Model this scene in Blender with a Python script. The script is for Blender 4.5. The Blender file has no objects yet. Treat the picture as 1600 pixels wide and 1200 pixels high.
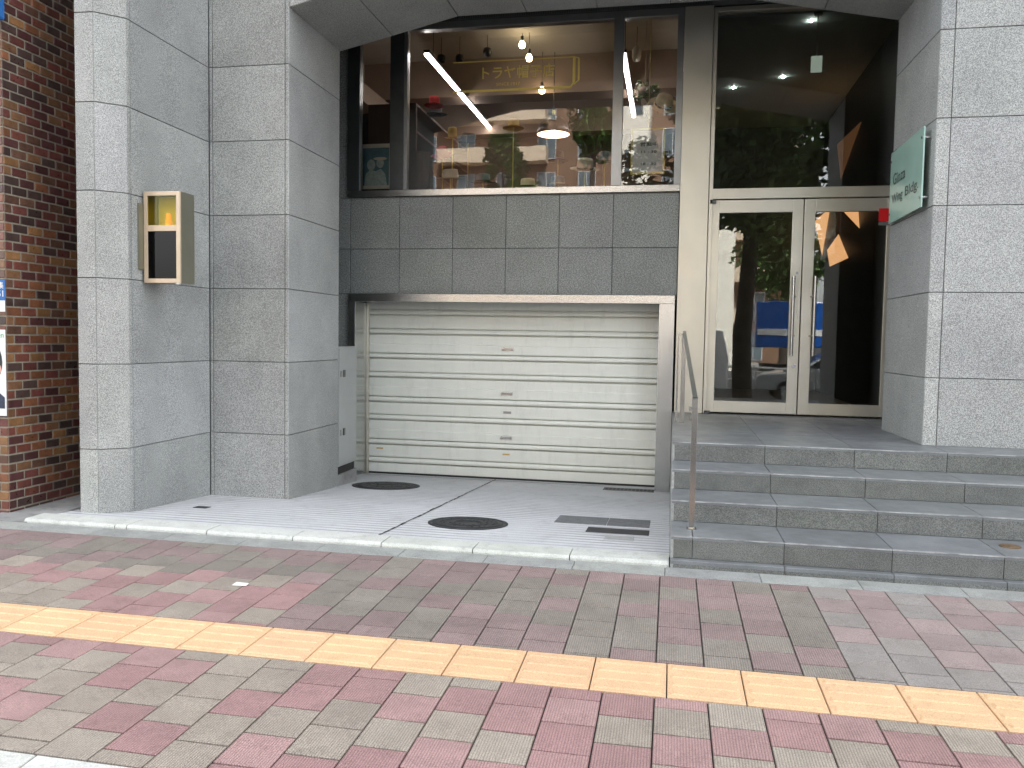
import bpy, math, random
from mathutils import Vector, Matrix
PI = math.pi; R = math.radians
rnd = random.Random(7)
C = bpy.context.scene.collection
scene = bpy.context.scene

# ------------------------------------------------------------------ camera, world, sun, exposure
cd = bpy.data.cameras.new('camera'); cam = bpy.data.objects.new('camera', cd); C.objects.link(cam)
cd.sensor_width = 36; cd.lens = 28.46; cd.clip_start = 0.05; cd.clip_end = 600
yaw, pitch, roll = 0.193078, 0.0565373, 0.0167672
fwd = Vector((-math.sin(yaw)*math.cos(pitch), math.cos(yaw)*math.cos(pitch), -math.sin(pitch)))
rt = Vector((math.cos(yaw), math.sin(yaw), 0)); up = rt.cross(fwd)
r2 = math.cos(roll)*rt + math.sin(roll)*up; u2 = -math.sin(roll)*rt + math.cos(roll)*up
M3 = Matrix((r2, u2, -fwd)).transposed()
cam.matrix_world = Matrix.Translation((0, 0, 1.5)) @ M3.to_4x4()
scene.camera = cam

SUN_EL, SUN_AZ = 52, 18          # azimuth measured from +Y towards +X: the sun stands behind the building
w = bpy.data.worlds.new('World'); scene.world = w; w.use_nodes = True
nt = w.node_tree; nt.nodes.clear()
out = nt.nodes.new('ShaderNodeOutputWorld'); bg = nt.nodes.new('ShaderNodeBackground')
sky = nt.nodes.new('ShaderNodeTexSky'); sky.sky_type = 'NISHITA'; sky.sun_disc = False
sky.sun_elevation = R(SUN_EL); sky.sun_rotation = R(SUN_AZ); sky.air_density = 1.0; sky.dust_density = 3.0; sky.ozone_density = 1.0
hs = nt.nodes.new('ShaderNodeHueSaturation'); hs.inputs['Saturation'].default_value = 0.20; hs.inputs['Value'].default_value = 1.0
nt.links.new(sky.outputs[0], hs.inputs['Color']); nt.links.new(hs.outputs[0], bg.inputs['Color'])
bg.inputs['Strength'].default_value = 0.15
nt.links.new(bg.outputs[0], out.inputs[0])
sl = bpy.data.lights.new('sun', 'SUN'); sl.energy = 3.0; sl.angle = R(0.5); sl.color = (1.0, 0.95, 0.88)
so = bpy.data.objects.new('sun', sl); C.objects.link(so)
sd = Vector((math.sin(R(SUN_AZ))*math.cos(R(SUN_EL)), math.cos(R(SUN_AZ))*math.cos(R(SUN_EL)), math.sin(R(SUN_EL))))
so.rotation_euler = sd.to_track_quat('Z', 'Y').to_euler(); so.location = sd*60
scene.view_settings.view_transform = 'Standard'; scene.view_settings.look = 'None'
scene.view_settings.gamma = 1; scene.view_settings.exposure = 2.7
scene.render.engine = 'CYCLES'
scene.cycles.use_denoising = True
scene.cycles.max_bounces = 8; scene.cycles.diffuse_bounces = 4; scene.cycles.glossy_bounces = 4
scene.cycles.transparent_max_bounces = 12; scene.cycles.sample_clamp_indirect = 6
scene.cycles.caustics_reflective = False; scene.cycles.caustics_refractive = False

# ------------------------------------------------------------------ materials
def mat(name, col, rough=0.6, metal=0.0, vary=0.0, vscale=3.0, bump=0.0, bscale=60.0, stretch=(1, 1, 1),
        tone=False, speck=None, emit=None, estr=0.0, spec=0.5, rvary=0.0, coat=0.0, stains=0.0):
    m = bpy.data.materials.new(name); m.use_nodes = True
    t = m.node_tree; b = t.nodes['Principled BSDF']; L = t.links.new
    N = t.nodes.new
    b.inputs['Roughness'].default_value = rough; b.inputs['Metallic'].default_value = metal
    b.inputs['Specular IOR Level'].default_value = spec
    b.inputs['Coat Weight'].default_value = coat
    tc = N('ShaderNodeTexCoord'); mp = N('ShaderNodeMapping'); mp.inputs['Scale'].default_value = stretch
    L(tc.outputs['Object'], mp.inputs['Vector'])
    rgb = N('ShaderNodeRGB'); rgb.outputs[0].default_value = (*col, 1); cur = rgb.outputs[0]
    def mult(cur, fac_socket):
        mx = N('ShaderNodeMix'); mx.data_type = 'RGBA'; mx.blend_type = 'MULTIPLY'; mx.inputs[0].default_value = 1
        L(cur, mx.inputs[6]); L(fac_socket, mx.inputs[7]); return mx.outputs[2]
    def noise(scale, detail=3, rough_=0.6):
        n = N('ShaderNodeTexNoise'); n.inputs['Scale'].default_value = scale; n.inputs['Detail'].default_value = detail
        n.inputs['Roughness'].default_value = rough_; L(mp.outputs[0], n.inputs['Vector']); return n.outputs['Fac']
    def rng(sock, a, b_, lo, hi):
        r = N('ShaderNodeMapRange'); r.inputs[1].default_value = a; r.inputs[2].default_value = b_
        r.inputs[3].default_value = lo; r.inputs[4].default_value = hi; L(sock, r.inputs[0]); return r.outputs[0]
    if vary: cur = mult(cur, rng(noise(vscale), 0.3, 0.7, 1-vary, 1+vary))
    if stains: cur = mult(cur, rng(noise(vscale*2.7, 6, 0.7), 0.52, 0.72, 1, 1-stains))
    if tone:
        a = N('ShaderNodeAttribute'); a.attribute_name = 'tone'; cur = mult(cur, a.outputs['Color'])
    if speck:
        for sc, lo, hi, amt in speck:
            cur = mult(cur, rng(noise(sc, 1.0, 0.5), lo, hi, 1-amt, 1+amt*0.45))
    L(cur, b.inputs['Base Color'])
    if rvary: L(rng(noise(vscale*1.7), 0.3, 0.7, max(0.02, rough-rvary), rough+rvary), b.inputs['Roughness'])
    if bump:
        bn = N('ShaderNodeBump'); bn.inputs['Strength'].default_value = bump; bn.inputs['Distance'].default_value = 0.002
        L(noise(bscale, 4), bn.inputs['Height']); L(bn.outputs[0], b.inputs['Normal'])
    if emit:
        b.inputs['Emission Color'].default_value = (*emit, 1); b.inputs['Emission Strength'].default_value = estr
    return m

def glass_mat(name, tint=(0.93, 0.96, 0.94), ior=1.5, rough=0.0):
    m = bpy.data.materials.new(name); m.use_nodes = True; t = m.node_tree; t.nodes.clear(); N = t.nodes.new; L = t.links.new
    o = N('ShaderNodeOutputMaterial'); mx = N('ShaderNodeMixShader'); fr = N('ShaderNodeFresnel'); fr.inputs[0].default_value = ior
    tr = N('ShaderNodeBsdfTransparent'); tr.inputs[0].default_value = (*tint, 1)
    gl = N('ShaderNodeBsdfGlossy'); gl.inputs['Roughness'].default_value = rough
    ns = N('ShaderNodeTexNoise'); ns.inputs['Scale'].default_value = 1.1; tc = N('ShaderNodeTexCoord'); L(tc.outputs['Object'], ns.inputs['Vector'])
    bp = N('ShaderNodeBump'); bp.inputs['Strength'].default_value = 0.25; bp.inputs['Distance'].default_value = 0.004
    L(ns.outputs['Fac'], bp.inputs['Height']); L(bp.outputs[0], gl.inputs['Normal'])
    L(fr.outputs[0], mx.inputs[0]); L(tr.outputs[0], mx.inputs[1]); L(gl.outputs[0], mx.inputs[2]); L(mx.outputs[0], o.inputs[0])
    return m

GR_SP = [(215, 0.41, 0.60, 0.52), (90, 0.38, 0.62, 0.13)]
M = {}
M['granite'] = mat('pale_granite', (0.418, 0.43, 0.412), 0.62, vary=0.14, vscale=1.3, speck=GR_SP, tone=True, bump=0.15, bscale=300, stains=0.10)
M['granite_dark'] = mat('mid_grey_granite', (0.295, 0.312, 0.292), 0.5, vary=0.12, vscale=1.6, speck=[(150, 0.40, 0.60, 0.75), (60, 0.38, 0.62, 0.3)], tone=True, bump=0.1, bscale=300, stains=0.12)
M['joint'] = mat('joint_filler', (0.21, 0.22, 0.22), 0.9, vary=0.15, vscale=8)
M['step_top'] = mat('honed_step_granite', (0.19, 0.203, 0.207), 0.42, vary=0.18, vscale=3, speck=[(220, 0.38, 0.62, 0.16)], tone=True, bump=0.1, bscale=200, stains=0.14, rvary=0.1)
M['step_riser'] = mat('flamed_riser_granite', (0.165, 0.172, 0.158), 0.75, vary=0.15, vscale=4, speck=[(170, 0.38, 0.62, 0.42)], tone=True, bump=0.2, bscale=250, stains=0.2)
M['edge'] = mat('pale_arris', (0.34, 0.34, 0.33), 0.6, vary=0.5, vscale=7, stains=0.3)
M['steel'] = mat('brushed_steel', (0.56, 0.57, 0.56), 0.26, 1.0, vary=0.06, vscale=4, bump=0.25, bscale=30, stretch=(30, 30, 0.6))
M['steel_h'] = mat('brushed_steel_header', (0.53, 0.54, 0.54), 0.24, 1.0, vary=0.06, vscale=4, bump=0.3, bscale=8, stretch=(3, 3, 40))
M['champagne'] = mat('champagne_metal', (0.62, 0.59, 0.50), 0.38, 0.75, vary=0.05, vscale=2, rvary=0.05, bump=0.08, bscale=200)
M['rail_steel'] = mat('railing_steel', (0.46, 0.45, 0.43), 0.22, 1.0, vary=0.08, vscale=6, bump=0.05, bscale=90)
M['dark_steel'] = mat('dark_window_steel', (0.12, 0.13, 0.13), 0.3, 0.8, vary=0.1, vscale=5)
M['grey_frame'] = mat('grey_window_frame', (0.33, 0.34, 0.34), 0.32, 0.8, vary=0.08, vscale=5)
M['header'] = mat('grey_header_panel', (0.14, 0.155, 0.15), 0.45, 0.2, vary=0.08, vscale=3)
M['shutter'] = mat('cream_shutter_enamel', (0.79, 0.805, 0.73), 0.38, vary=0.035, vscale=1.2, stretch=(3, 1, 0.8), bump=0.04, bscale=40, stains=0.10, rvary=0.06)
M['black'] = mat('black_rubber', (0.015, 0.015, 0.015), 0.6, vary=0.2, vscale=10)
M['cabinet'] = mat('grey_cabinet_enamel', (0.36, 0.37, 0.36), 0.4, vary=0.05, vscale=4)
M['glass'] = glass_mat('shop_glass', (0.94, 0.95, 0.94), 1.72)
M['door_glass'] = glass_mat('door_glass', (0.92, 0.94, 0.92), 1.75)
M['sign_glass'] = glass_mat('green_sign_glass', (0.80, 0.93, 0.87), 1.12)
M['iron'] = mat('cast_iron', (0.035, 0.037, 0.04), 0.55, 0.3, vary=0.3, vscale=15, bump=0.5, bscale=120)
M['cover_grey'] = mat('grey_cover', (0.17, 0.175, 0.18), 0.7, vary=0.2, vscale=18, bump=0.6, bscale=160, speck=[(160, 0.4, 0.6, 0.3)])
M['cover_pale'] = mat('pale_cover', (0.38, 0.38, 0.37), 0.7, vary=0.15, vscale=18, bump=0.4, bscale=160)
M['brass'] = mat('rusty_brass', (0.22, 0.15, 0.09), 0.5, 0.5, vary=0.3, vscale=30, bump=0.5, bscale=90)
M['kerb'] = mat('pale_kerb_stone', (0.56, 0.575, 0.53), 0.7, vary=0.1, vscale=5, speck=[(140, 0.4, 0.6, 0.12)], tone=True, bump=0.3, bscale=120, stains=0.25)
M['border'] = mat('grey_border_stone', (0.33, 0.34, 0.32), 0.75, vary=0.15, vscale=5, speck=[(170, 0.4, 0.6, 0.2)], tone=True, bump=0.3, bscale=120, stains=0.2)
M['sand'] = mat('joint_sand', (0.045, 0.04, 0.038), 0.95, vary=0.4, vscale=20)
M['asphalt'] = mat('asphalt', (0.05, 0.05, 0.052), 0.85, vary=0.2, vscale=3, speck=[(90, 0.4, 0.6, 0.3)], bump=0.5, bscale=80)
M['concrete'] = mat('grey_concrete', (0.28, 0.28, 0.27), 0.85, vary=0.2, vscale=3, bump=0.4, bscale=60, stains=0.4)
M['tactile'] = mat('yellow_tactile_tile', (0.765, 0.505, 0.295), 0.7, vary=0.05, vscale=5, speck=[(190, 0.38, 0.62, 0.16)], tone=True, bump=0.3, bscale=200, stains=0.13)
M['brick'] = mat('glazed_brick', (1, 1, 1), 0.38, vary=0.22, vscale=14, tone=True, bump=0.35, bscale=70, stains=0.3, rvary=0.12)
M['mortar'] = mat('mortar', (0.29, 0.26, 0.20), 0.9, vary=0.2, vscale=20, bump=0.4, bscale=150)
M['white'] = mat('white_paint', (0.75, 0.75, 0.72), 0.5, vary=0.04, vscale=6)
M['paper'] = mat('white_paper', (0.80, 0.80, 0.78), 0.7, vary=0.03, vscale=9)
M['blue'] = mat('blue_print', (0.02, 0.14, 0.42), 0.5, vary=0.08, vscale=7)
M['red'] = mat('red_sticker', (0.65, 0.01, 0.015), 0.4, vary=0.05, vscale=9)
M['green_print'] = mat('green_print', (0.02, 0.35, 0.16), 0.5, vary=0.05, vscale=9)
M['ink'] = mat('black_ink', (0.02, 0.03, 0.03), 0.5, vary=0.1, vscale=9)
M['gold'] = mat('gold_letter_film', (0.62, 0.50, 0.12), 0.45, 0.3, vary=0.08, vscale=9)
M['skin'] = mat('printed_skin', (0.62, 0.40, 0.30), 0.6, vary=0.08, vscale=20)
M['navy'] = mat('navy_suit_print', (0.03, 0.045, 0.08), 0.6, vary=0.1, vscale=20)
M['shop_ceiling'] = mat('shop_ceiling_paint', (0.40, 0.37, 0.31), 0.8, vary=0.06, vscale=2)
M['shop_beam'] = mat('shop_brown_beam', (0.26, 0.19, 0.14), 0.7, vary=0.1, vscale=2)
M['shop_wall'] = mat('shop_brown_wall', (0.09, 0.055, 0.038), 0.7, vary=0.15, vscale=2)
M['shop_side'] = mat('shop_tan_wall', (0.32, 0.25, 0.18), 0.8, vary=0.06, vscale=2)
M['wood'] = mat('dark_shelf_wood', (0.07, 0.033, 0.017), 0.5, vary=0.25, vscale=3, stretch=(8, 8, 1), bump=0.1, bscale=30)
M['tube'] = mat('lit_tube', (0.9, 0.9, 0.9), 0.4, vary=0.01, emit=(1.0, 0.90, 0.88), estr=4.5)
M['bulb'] = mat('lit_bulb', (0.9, 0.8, 0.7), 0.4, vary=0.01, emit=(1.0, 0.78, 0.50), estr=6)
M['lampin'] = mat('lamp_inside', (0.8, 0.6, 0.5), 0.6, vary=0.02, emit=(1.0, 0.70, 0.52), estr=0.5)
M['lampout'] = mat('black_lamp_enamel', (0.015, 0.015, 0.014), 0.35, vary=0.1, vscale=9)
M['lobby_ceiling'] = mat('lobby_ceiling', (0.70, 0.80, 0.79), 0.7, vary=0.06, vscale=1)
M['lobby_wall'] = mat('lobby_black_wall', (0.04, 0.042, 0.040), 0.4, vary=0.2, vscale=2)
M['lobby_back'] = mat('lobby_grey_wall', (0.14, 0.15, 0.14), 0.6, vary=0.2, vscale=2)
M['copper'] = mat('copper_light_face', (0.55, 0.30, 0.15), 0.35, 0.6, vary=0.15, vscale=4, emit=(1.0, 0.50, 0.22), estr=0.15)  # indirect light on the copper put in as a weak glow
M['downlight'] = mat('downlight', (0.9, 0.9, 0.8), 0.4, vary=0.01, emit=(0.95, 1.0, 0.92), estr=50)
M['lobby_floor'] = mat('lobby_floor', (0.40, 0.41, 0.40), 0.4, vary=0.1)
M['copper_dim'] = mat('copper_shade_face', (0.35, 0.18, 0.10), 0.4, 0.6, vary=0.15, vscale=4, emit=(1.0, 0.45, 0.2), estr=0.012)  # shade of the folds put into a darker, dimmer copper
M['straw'] = mat('straw_weave', (0.90, 0.78, 0.52), 0.8, vary=0.12, vscale=20, bump=0.5, bscale=180)
M['cream_felt'] = mat('cream_felt', (0.68, 0.62, 0.50), 0.9, vary=0.06, vscale=12)
M['yellow_felt'] = mat('mustard_felt', (0.55, 0.38, 0.10), 0.9, vary=0.08, vscale=12)
M['red_felt'] = mat('red_felt', (0.45, 0.03, 0.03), 0.9, vary=0.08, vscale=12)
M['pink_felt'] = mat('magenta_felt', (0.50, 0.02, 0.10), 0.9, vary=0.08, vscale=12)
M['blk_felt'] = mat('black_felt', (0.015, 0.015, 0.018), 0.9, vary=0.1, vscale=12)
M['purple_felt'] = mat('violet_felt', (0.12, 0.06, 0.28), 0.9, vary=0.1, vscale=12)
M['grey_felt'] = mat('grey_felt', (0.22, 0.26, 0.30), 0.9, vary=0.1, vscale=12)
M['print_blue'] = mat('photo_print_blue', (0.10, 0.20, 0.24), 0.5, vary=0.2, vscale=14)
M['print_pale'] = mat('photo_print_pale', (0.45, 0.52, 0.50), 0.5, vary=0.2, vscale=20)
M['amber'] = glass_mat('yellow_acrylic', (1.0, 0.96, 0.40), 1.3)
M['smoke'] = glass_mat('dark_red_acrylic', (0.20, 0.05, 0.05), 1.3)
M['box_metal'] = mat('gold_tinted_metal', (0.62, 0.50, 0.36), 0.45, 0.25, vary=0.06, vscale=5)
M['box_side'] = mat('olive_grey_metal', (0.27, 0.26, 0.20), 0.35, 0.6, vary=0.06, vscale=5)
M['beacon'] = mat('orange_beacon', (0.9, 0.32, 0.01), 0.25, vary=0.1, vscale=20, emit=(1.0, 0.35, 0.0), estr=0.1)
M['leaf'] = mat('leaf_green', (0.10, 0.17, 0.05), 0.55, vary=0.35, vscale=1.4, tone=True)
M['bark'] = mat('bark', (0.05, 0.04, 0.03), 0.9, vary=0.3, vscale=9, bump=0.8, bscale=40)
M['apt_brick'] = mat('apartment_brown_tile', (0.17, 0.098, 0.058), 0.7, vary=0.08, vscale=0.8)
M['apt_balc'] = mat('apartment_cream_balcony', (0.58, 0.47, 0.35), 0.7, vary=0.05, vscale=0.8)
M['apt_win'] = mat('apartment_window', (0.10, 0.13, 0.15), 0.1, vary=0.3, vscale=0.5)
M['apt_frame'] = mat('apartment_window_frame', (0.5, 0.5, 0.5), 0.5, 0.3, vary=0.05)
M['cream_wall'] = mat('pale_render', (0.80, 0.77, 0.68), 0.7, vary=0.05, vscale=0.6)
M['truck_blue'] = mat('blue_truck_paint', (0.01, 0.085, 0.36), 0.25, vary=0.05, vscale=1, coat=0.6)
M['car_silver'] = mat('silver_car_paint', (0.45, 0.47, 0.48), 0.25, 0.5, vary=0.04, vscale=1, coat=0.8)
M['car_white'] = mat('white_car_paint', (0.72, 0.73, 0.72), 0.25, vary=0.04, vscale=1, coat=0.8)
M['car_glass'] = mat('tinted_car_glass', (0.02, 0.025, 0.03), 0.05, vary=0.1)
M['tyre'] = mat('tyre_rubber', (0.02, 0.02, 0.02), 0.8, vary=0.2, vscale=9)
M['tail'] = mat('rear_light_lens', (0.5, 0.02, 0.02), 0.2, vary=0.1)
M['road_white'] = mat('road_marking', (0.7, 0.7, 0.68), 0.6, vary=0.12, vscale=6)

def paver_material():
    m = mat('ribbed_paver', (1.05, 1.05, 1.05), 0.78, vary=0.10, vscale=4, tone=True, speck=[(200, 0.40, 0.60, 0.24)], stains=0.2)
    t = m.node_tree; N = t.nodes.new; L = t.links.new; b = t.nodes['Principled BSDF']
    at = N('ShaderNodeAttribute'); at.attribute_name = 'tone'
    tc = N('ShaderNodeTexCoord'); sp = N('ShaderNodeSeparateXYZ'); L(tc.outputs['Object'], sp.inputs[0])
    # ribs along Y, 11 mm pitch; alpha of the tone attribute says ribbed or flamed
    k = N('ShaderNodeMath'); k.operation = 'MULTIPLY'; k.inputs[1].default_value = 2*PI/0.0112; L(sp.outputs[0], k.inputs[0])
    s = N('ShaderNodeMath'); s.operation = 'SINE'; L(k.outputs[0], s.inputs[0])
    a = N('ShaderNodeMapRange'); a.inputs[1].default_value = -1; a.inputs[2].default_value = 1; L(s.outputs[0], a.inputs[0])
    r1 = N('ShaderNodeMath'); r1.operation = 'MULTIPLY'; L(a.outputs[0], r1.inputs[0]); L(at.outputs['Alpha'], r1.inputs[1])
    bn = N('ShaderNodeBump'); bn.inputs['Strength'].default_value = 0.8; bn.inputs['Distance'].default_value = 0.002
    ns = N('ShaderNodeTexNoise'); ns.inputs['Scale'].default_value = 260; L(tc.outputs['Object'], ns.inputs['Vector'])
    ad = N('ShaderNodeMath'); ad.operation = 'MULTIPLY_ADD'; ad.inputs[1].default_value = 0.5
    L(ns.outputs['Fac'], ad.inputs[0]); L(r1.outputs[0], ad.inputs[2]); L(ad.outputs[0], bn.inputs['Height']); L(bn.outputs[0], b.inputs['Normal'])
    # base colour darker in the grooves between the ribs
    src = b.inputs['Base Color'].links[0].from_socket
    inv = N('ShaderNodeMapRange'); inv.inputs[1].default_value = 0; inv.inputs[2].default_value = 0.45
    inv.inputs[3].default_value = 0.68; inv.inputs[4].default_value = 1.0; L(a.outputs[0], inv.inputs[0])
    mx0 = N('ShaderNodeMix'); mx0.data_type = 'FLOAT'; mx0.inputs[2].default_value = 1.0; L(at.outputs['Alpha'], mx0.inputs[0]); L(inv.outputs[0], mx0.inputs[3])
    mx = N('ShaderNodeMix'); mx.data_type = 'RGBA'; mx.blend_type = 'MULTIPLY'; mx.inputs[0].default_value = 1
    L(src, mx.inputs[6]); L(mx0.outputs[0], mx.inputs[7]); L(mx.outputs[2], b.inputs['Base Color'])
    return m
M['paver'] = paver_material()

def driveway_material():
    m = mat('grooved_concrete', (0.62, 0.625, 0.635), 0.8, vary=0.09, vscale=2.2, speck=[(150, 0.38, 0.62, 0.14)], bump=0.3, bscale=120, stains=0.22)
    t = m.node_tree; N = t.nodes.new; L = t.links.new; b = t.nodes['Principled BSDF']
    tc = N('ShaderNodeTexCoord'); sp = N('ShaderNodeSeparateXYZ'); L(tc.outputs['Object'], sp.inputs[0])
    ns = N('ShaderNodeTexNoise'); ns.inputs['Scale'].default_value = 2.2; ns.inputs['Detail'].default_value = 5; L(tc.outputs['Object'], ns.inputs['Vector'])
    k = N('ShaderNodeMath'); k.operation = 'MULTIPLY_ADD'; k.inputs[1].default_value = 2*PI/0.105; L(sp.outputs[1], k.inputs[0])
    n2 = N('ShaderNodeMath'); n2.operation = 'MULTIPLY'; n2.inputs[1].default_value = 1.2; L(ns.outputs['Fac'], n2.inputs[0]); L(n2.outputs[0], k.inputs[2])
    s = N('ShaderNodeMath'); s.operation = 'SINE'; L(k.outputs[0], s.inputs[0])
    a = N('ShaderNodeMapRange'); a.inputs[1].default_value = 0.45; a.inputs[2].default_value = 0.95; a.inputs[3].default_value = 0; a.inputs[4].default_value = 1; L(s.outputs[0], a.inputs[0])
    n3 = N('ShaderNodeTexNoise'); n3.inputs['Scale'].default_value = 1.1; n3.inputs['Detail'].default_value = 3; L(tc.outputs['Object'], n3.inputs['Vector'])
    r = N('ShaderNodeMapRange'); r.inputs[1].default_value = 0.35; r.inputs[2].default_value = 0.65; r.inputs[3].default_value = 0.1; r.inputs[4].default_value = 1.0; L(n3.outputs['Fac'], r.inputs[0])
    f = N('ShaderNodeMath'); f.operation = 'MULTIPLY'; L(a.outputs[0], f.inputs[0]); L(r.outputs[0], f.inputs[1])
    src = b.inputs['Base Color'].links[0].from_socket
    mx = N('ShaderNodeMix'); mx.data_type = 'RGBA'; mx.blend_type = 'MIX'; L(f.outputs[0], mx.inputs[0])
    L(src, mx.inputs[6]); mx.inputs[7].default_value = (0.25, 0.25, 0.25, 1); L(mx.outputs[2], b.inputs['Base Color'])
    return m
M['drive'] = driveway_material()

# ------------------------------------------------------------------ mesh helpers
class MB:
    def __init__(s): s.v = []; s.f = []; s.t = []; s.sm = []
    def face(s, pts, tone=(1, 1, 1, 1), smooth=False):
        n = len(s.v); s.v += [tuple(p) for p in pts]; s.f.append(tuple(range(n, n+len(pts)))); s.t.append(tone); s.sm.append(smooth); return s
    def mesh(s, vs, fs, tone=(1, 1, 1, 1), smooth=False):
        n = len(s.v); s.v += [tuple(p) for p in vs]
        for f in fs: s.f.append(tuple(n+i for i in f)); s.t.append(tone); s.sm.append(smooth)
        return s
    def box(s, x0, x1, y0, y1, z0, z1, tone=(1, 1, 1, 1)):
        vs = [(x, y, z) for z in (z0, z1) for y in (y0, y1) for x in (x0, x1)]
        return s.mesh(vs, [(0, 2, 3, 1), (4, 5, 7, 6), (0, 1, 5, 4), (2, 6, 7, 3), (0, 4, 6, 2), (1, 3, 7, 5)], tone)
    def prism(s, poly, z0, z1, tone=(1, 1, 1, 1)):        # poly counter-clockwise in XY
        n = len(poly); vs = [(*p, z0) for p in poly]+[(*p, z1) for p in poly]
        fs = [tuple(range(n-1, -1, -1)), tuple(range(n, 2*n))]+[(i, (i+1) % n, n+(i+1) % n, n+i) for i in range(n)]
        return s.mesh(vs, fs, tone)
    def extr(s, poly, a, b, axis='x', tone=(1, 1, 1, 1)):  # poly in the two other axes, extruded along axis
        n = len(poly)
        def P(q, t): return (t, q[0], q[1]) if axis == 'x' else (q[0], t, q[1])
        vs = [P(q, a) for q in poly]+[P(q, b) for q in poly]
        fs = [tuple(range(n-1, -1, -1)), tuple(range(n, 2*n))]+[(i, (i+1) % n, n+(i+1) % n, n+i) for i in range(n)]
        return s.mesh(vs, fs, tone)
    def cyl(s, p0, p1, r0, r1=None, n=16, tone=(1, 1, 1, 1), caps=True):
        p0 = Vector(p0); p1 = Vector(p1); r1 = r0 if r1 is None else r1
        d = (p1-p0).normalized(); a = d.orthogonal().normalized(); b = d.cross(a)
        vs = []
        for p, r in ((p0, r0), (p1, r1)):
            for i in range(n):
                t = 2*PI*i/n; vs.append(p+a*r*math.cos(t)+b*r*math.sin(t))
        s.mesh(vs, [(i, (i+1) % n, n+(i+1) % n, n+i) for i in range(n)], tone, True)
        if caps: s.mesh(vs, [tuple(range(n-1, -1, -1)), tuple(range(n, 2*n))], tone)
        return s
    def lathe(s, prof, c=(0, 0, 0), n=24, sx=1, sy=1, tone=(1, 1, 1, 1), tilt=None):
        vs = []; T = tilt or Matrix.Identity(3)
        for r, z in prof:
            for i in range(n):
                t = 2*PI*i/n; vs.append(Vector(c)+T @ Vector((r*sx*math.cos(t), r*sy*math.sin(t), z)))
        fs = [(j*n+i, j*n+(i+1) % n, (j+1)*n+(i+1) % n, (j+1)*n+i) for j in range(len(prof)-1) for i in range(n)]
        return s.mesh(vs, fs, tone, True)
    def slab(s, q, thick=0.02, gap=0.006, cham=0.003, tone=(1, 1, 1, 1)):
        """one cladding panel from its four outer corners (counter-clockwise seen from outside)"""
        q = [Vector(p) for p in q]; c = sum(q, Vector())/4
        n = (q[1]-q[0]).cross(q[3]-q[0]).normalized()
        def inset(d):
            r = []
            for i in range(4):
                a = (q[(i+1) % 4]-q[i]).normalized(); b = (q[i-1]-q[i]).normalized()
                sn = max(0.3, a.cross(b).length); r.append(q[i]+(a+b)*d/sn)
            return r
        o = inset(gap/2+cham); e = inset(gap/2)
        back = [p-n*thick for p in e]; e = [p-n*cham for p in e]
        s.mesh(o+e+back, [(0, 1, 2, 3)]+[(4+i, 4+(i+1) % 4, (i+1) % 4, i) for i in range(4)]+[(8+i, 8+(i+1) % 4, 4+(i+1) % 4, 4+i) for i in range(4)], tone)
        return s
    def build(s, name, m, parent=None, bevel=0.0, kind=None):
        me = bpy.data.meshes.new(name); me.from_pydata(s.v, [], s.f)
        me.materials.append(m)
        ca = me.color_attributes.new('tone', 'FLOAT_COLOR', 'CORNER')
        data = []
        for f, t in zip(s.f, s.t):
            t = t if len(t) == 4 else (*t, 1)
            data += list(t)*len(f)
        ca.data.foreach_set('color', data)
        me.polygons.foreach_set('use_smooth', s.sm)
        me.update()
        o = bpy.data.objects.new(name, me); C.objects.link(o)
        if parent is not None:
            o.parent = parent
            loc = parent['_loc'] if '_loc' in parent else (0, 0, 0)
            o.matrix_parent_inverse = Matrix.Translation(-Vector(WL.get(parent.name, (0, 0, 0))))
            WL[o.name] = (0, 0, 0)
        if bevel:
            bv = o.modifiers.new('bevel', 'BEVEL'); bv.width = bevel; bv.segments = 2; bv.limit_method = 'ANGLE'; bv.angle_limit = R(40)
        if kind: o['kind'] = kind
        return o
WL = {}
def tag(o, label, cat, group=None, kind=None):
    o['label'] = label; o['category'] = cat
    if group: o['group'] = group
    if kind: o['kind'] = kind
    return o
def thing(name, loc, label, cat, group=None):
    o = bpy.data.objects.new(name, None); C.objects.link(o); o.location = loc; WL[o.name] = tuple(loc)
    o.empty_display_size = 0.1
    return tag(o, label, cat, group)
def gtone(a=0.08, base=1.0):
    v = base*(1+rnd.uniform(-a, a)); return (v, v*rnd.uniform(0.985, 1.01), v*rnd.uniform(0.98, 1.02), 1)
def text_mb(body, O, U, V, h, thick=0.002, bold=0.0, align='LEFT', width=None):
    """lettering as a solid mesh: O origin, U reading direction, V up, h letter height"""
    cu = bpy.data.curves.new('lettering', 'FONT'); cu.body = body; cu.size = 1; cu.extrude = 0; cu.offset = bold; cu.align_x = align
    ob = bpy.data.objects.new('lettering', cu); C.objects.link(ob)
    dg = bpy.context.evaluated_depsgraph_get(); dg.update()
    me = bpy.data.meshes.new_from_object(ob.evaluated_get(dg))
    xs = [v.co.x for v in me.vertices]; ys = [v.co.y for v in me.vertices]
    x0, x1, y0, y1 = min(xs), max(xs), min(ys), max(ys)
    sc = h/(y1-y0); scx = sc if width is None else width/(x1-x0)
    U = Vector(U).normalized(); V = Vector(V).normalized(); N = U.cross(V); O = Vector(O)
    mb = MB(); vs = [O+U*(v.co.x-x0)*scx+V*(v.co.y-y0)*sc+N*thick for v in me.vertices]
    mb.mesh(vs, [tuple(p.vertices) for p in me.polygons])
    bpy.data.objects.remove(ob); bpy.data.curves.remove(cu); bpy.data.meshes.remove(me)
    return mb

SL = 0.022
def zs(y): return SL*(y-5.4)            # sidewalk fall
def zd(y): return -0.07*(y-5.62)+0.01   # driveway falls towards the garage

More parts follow.
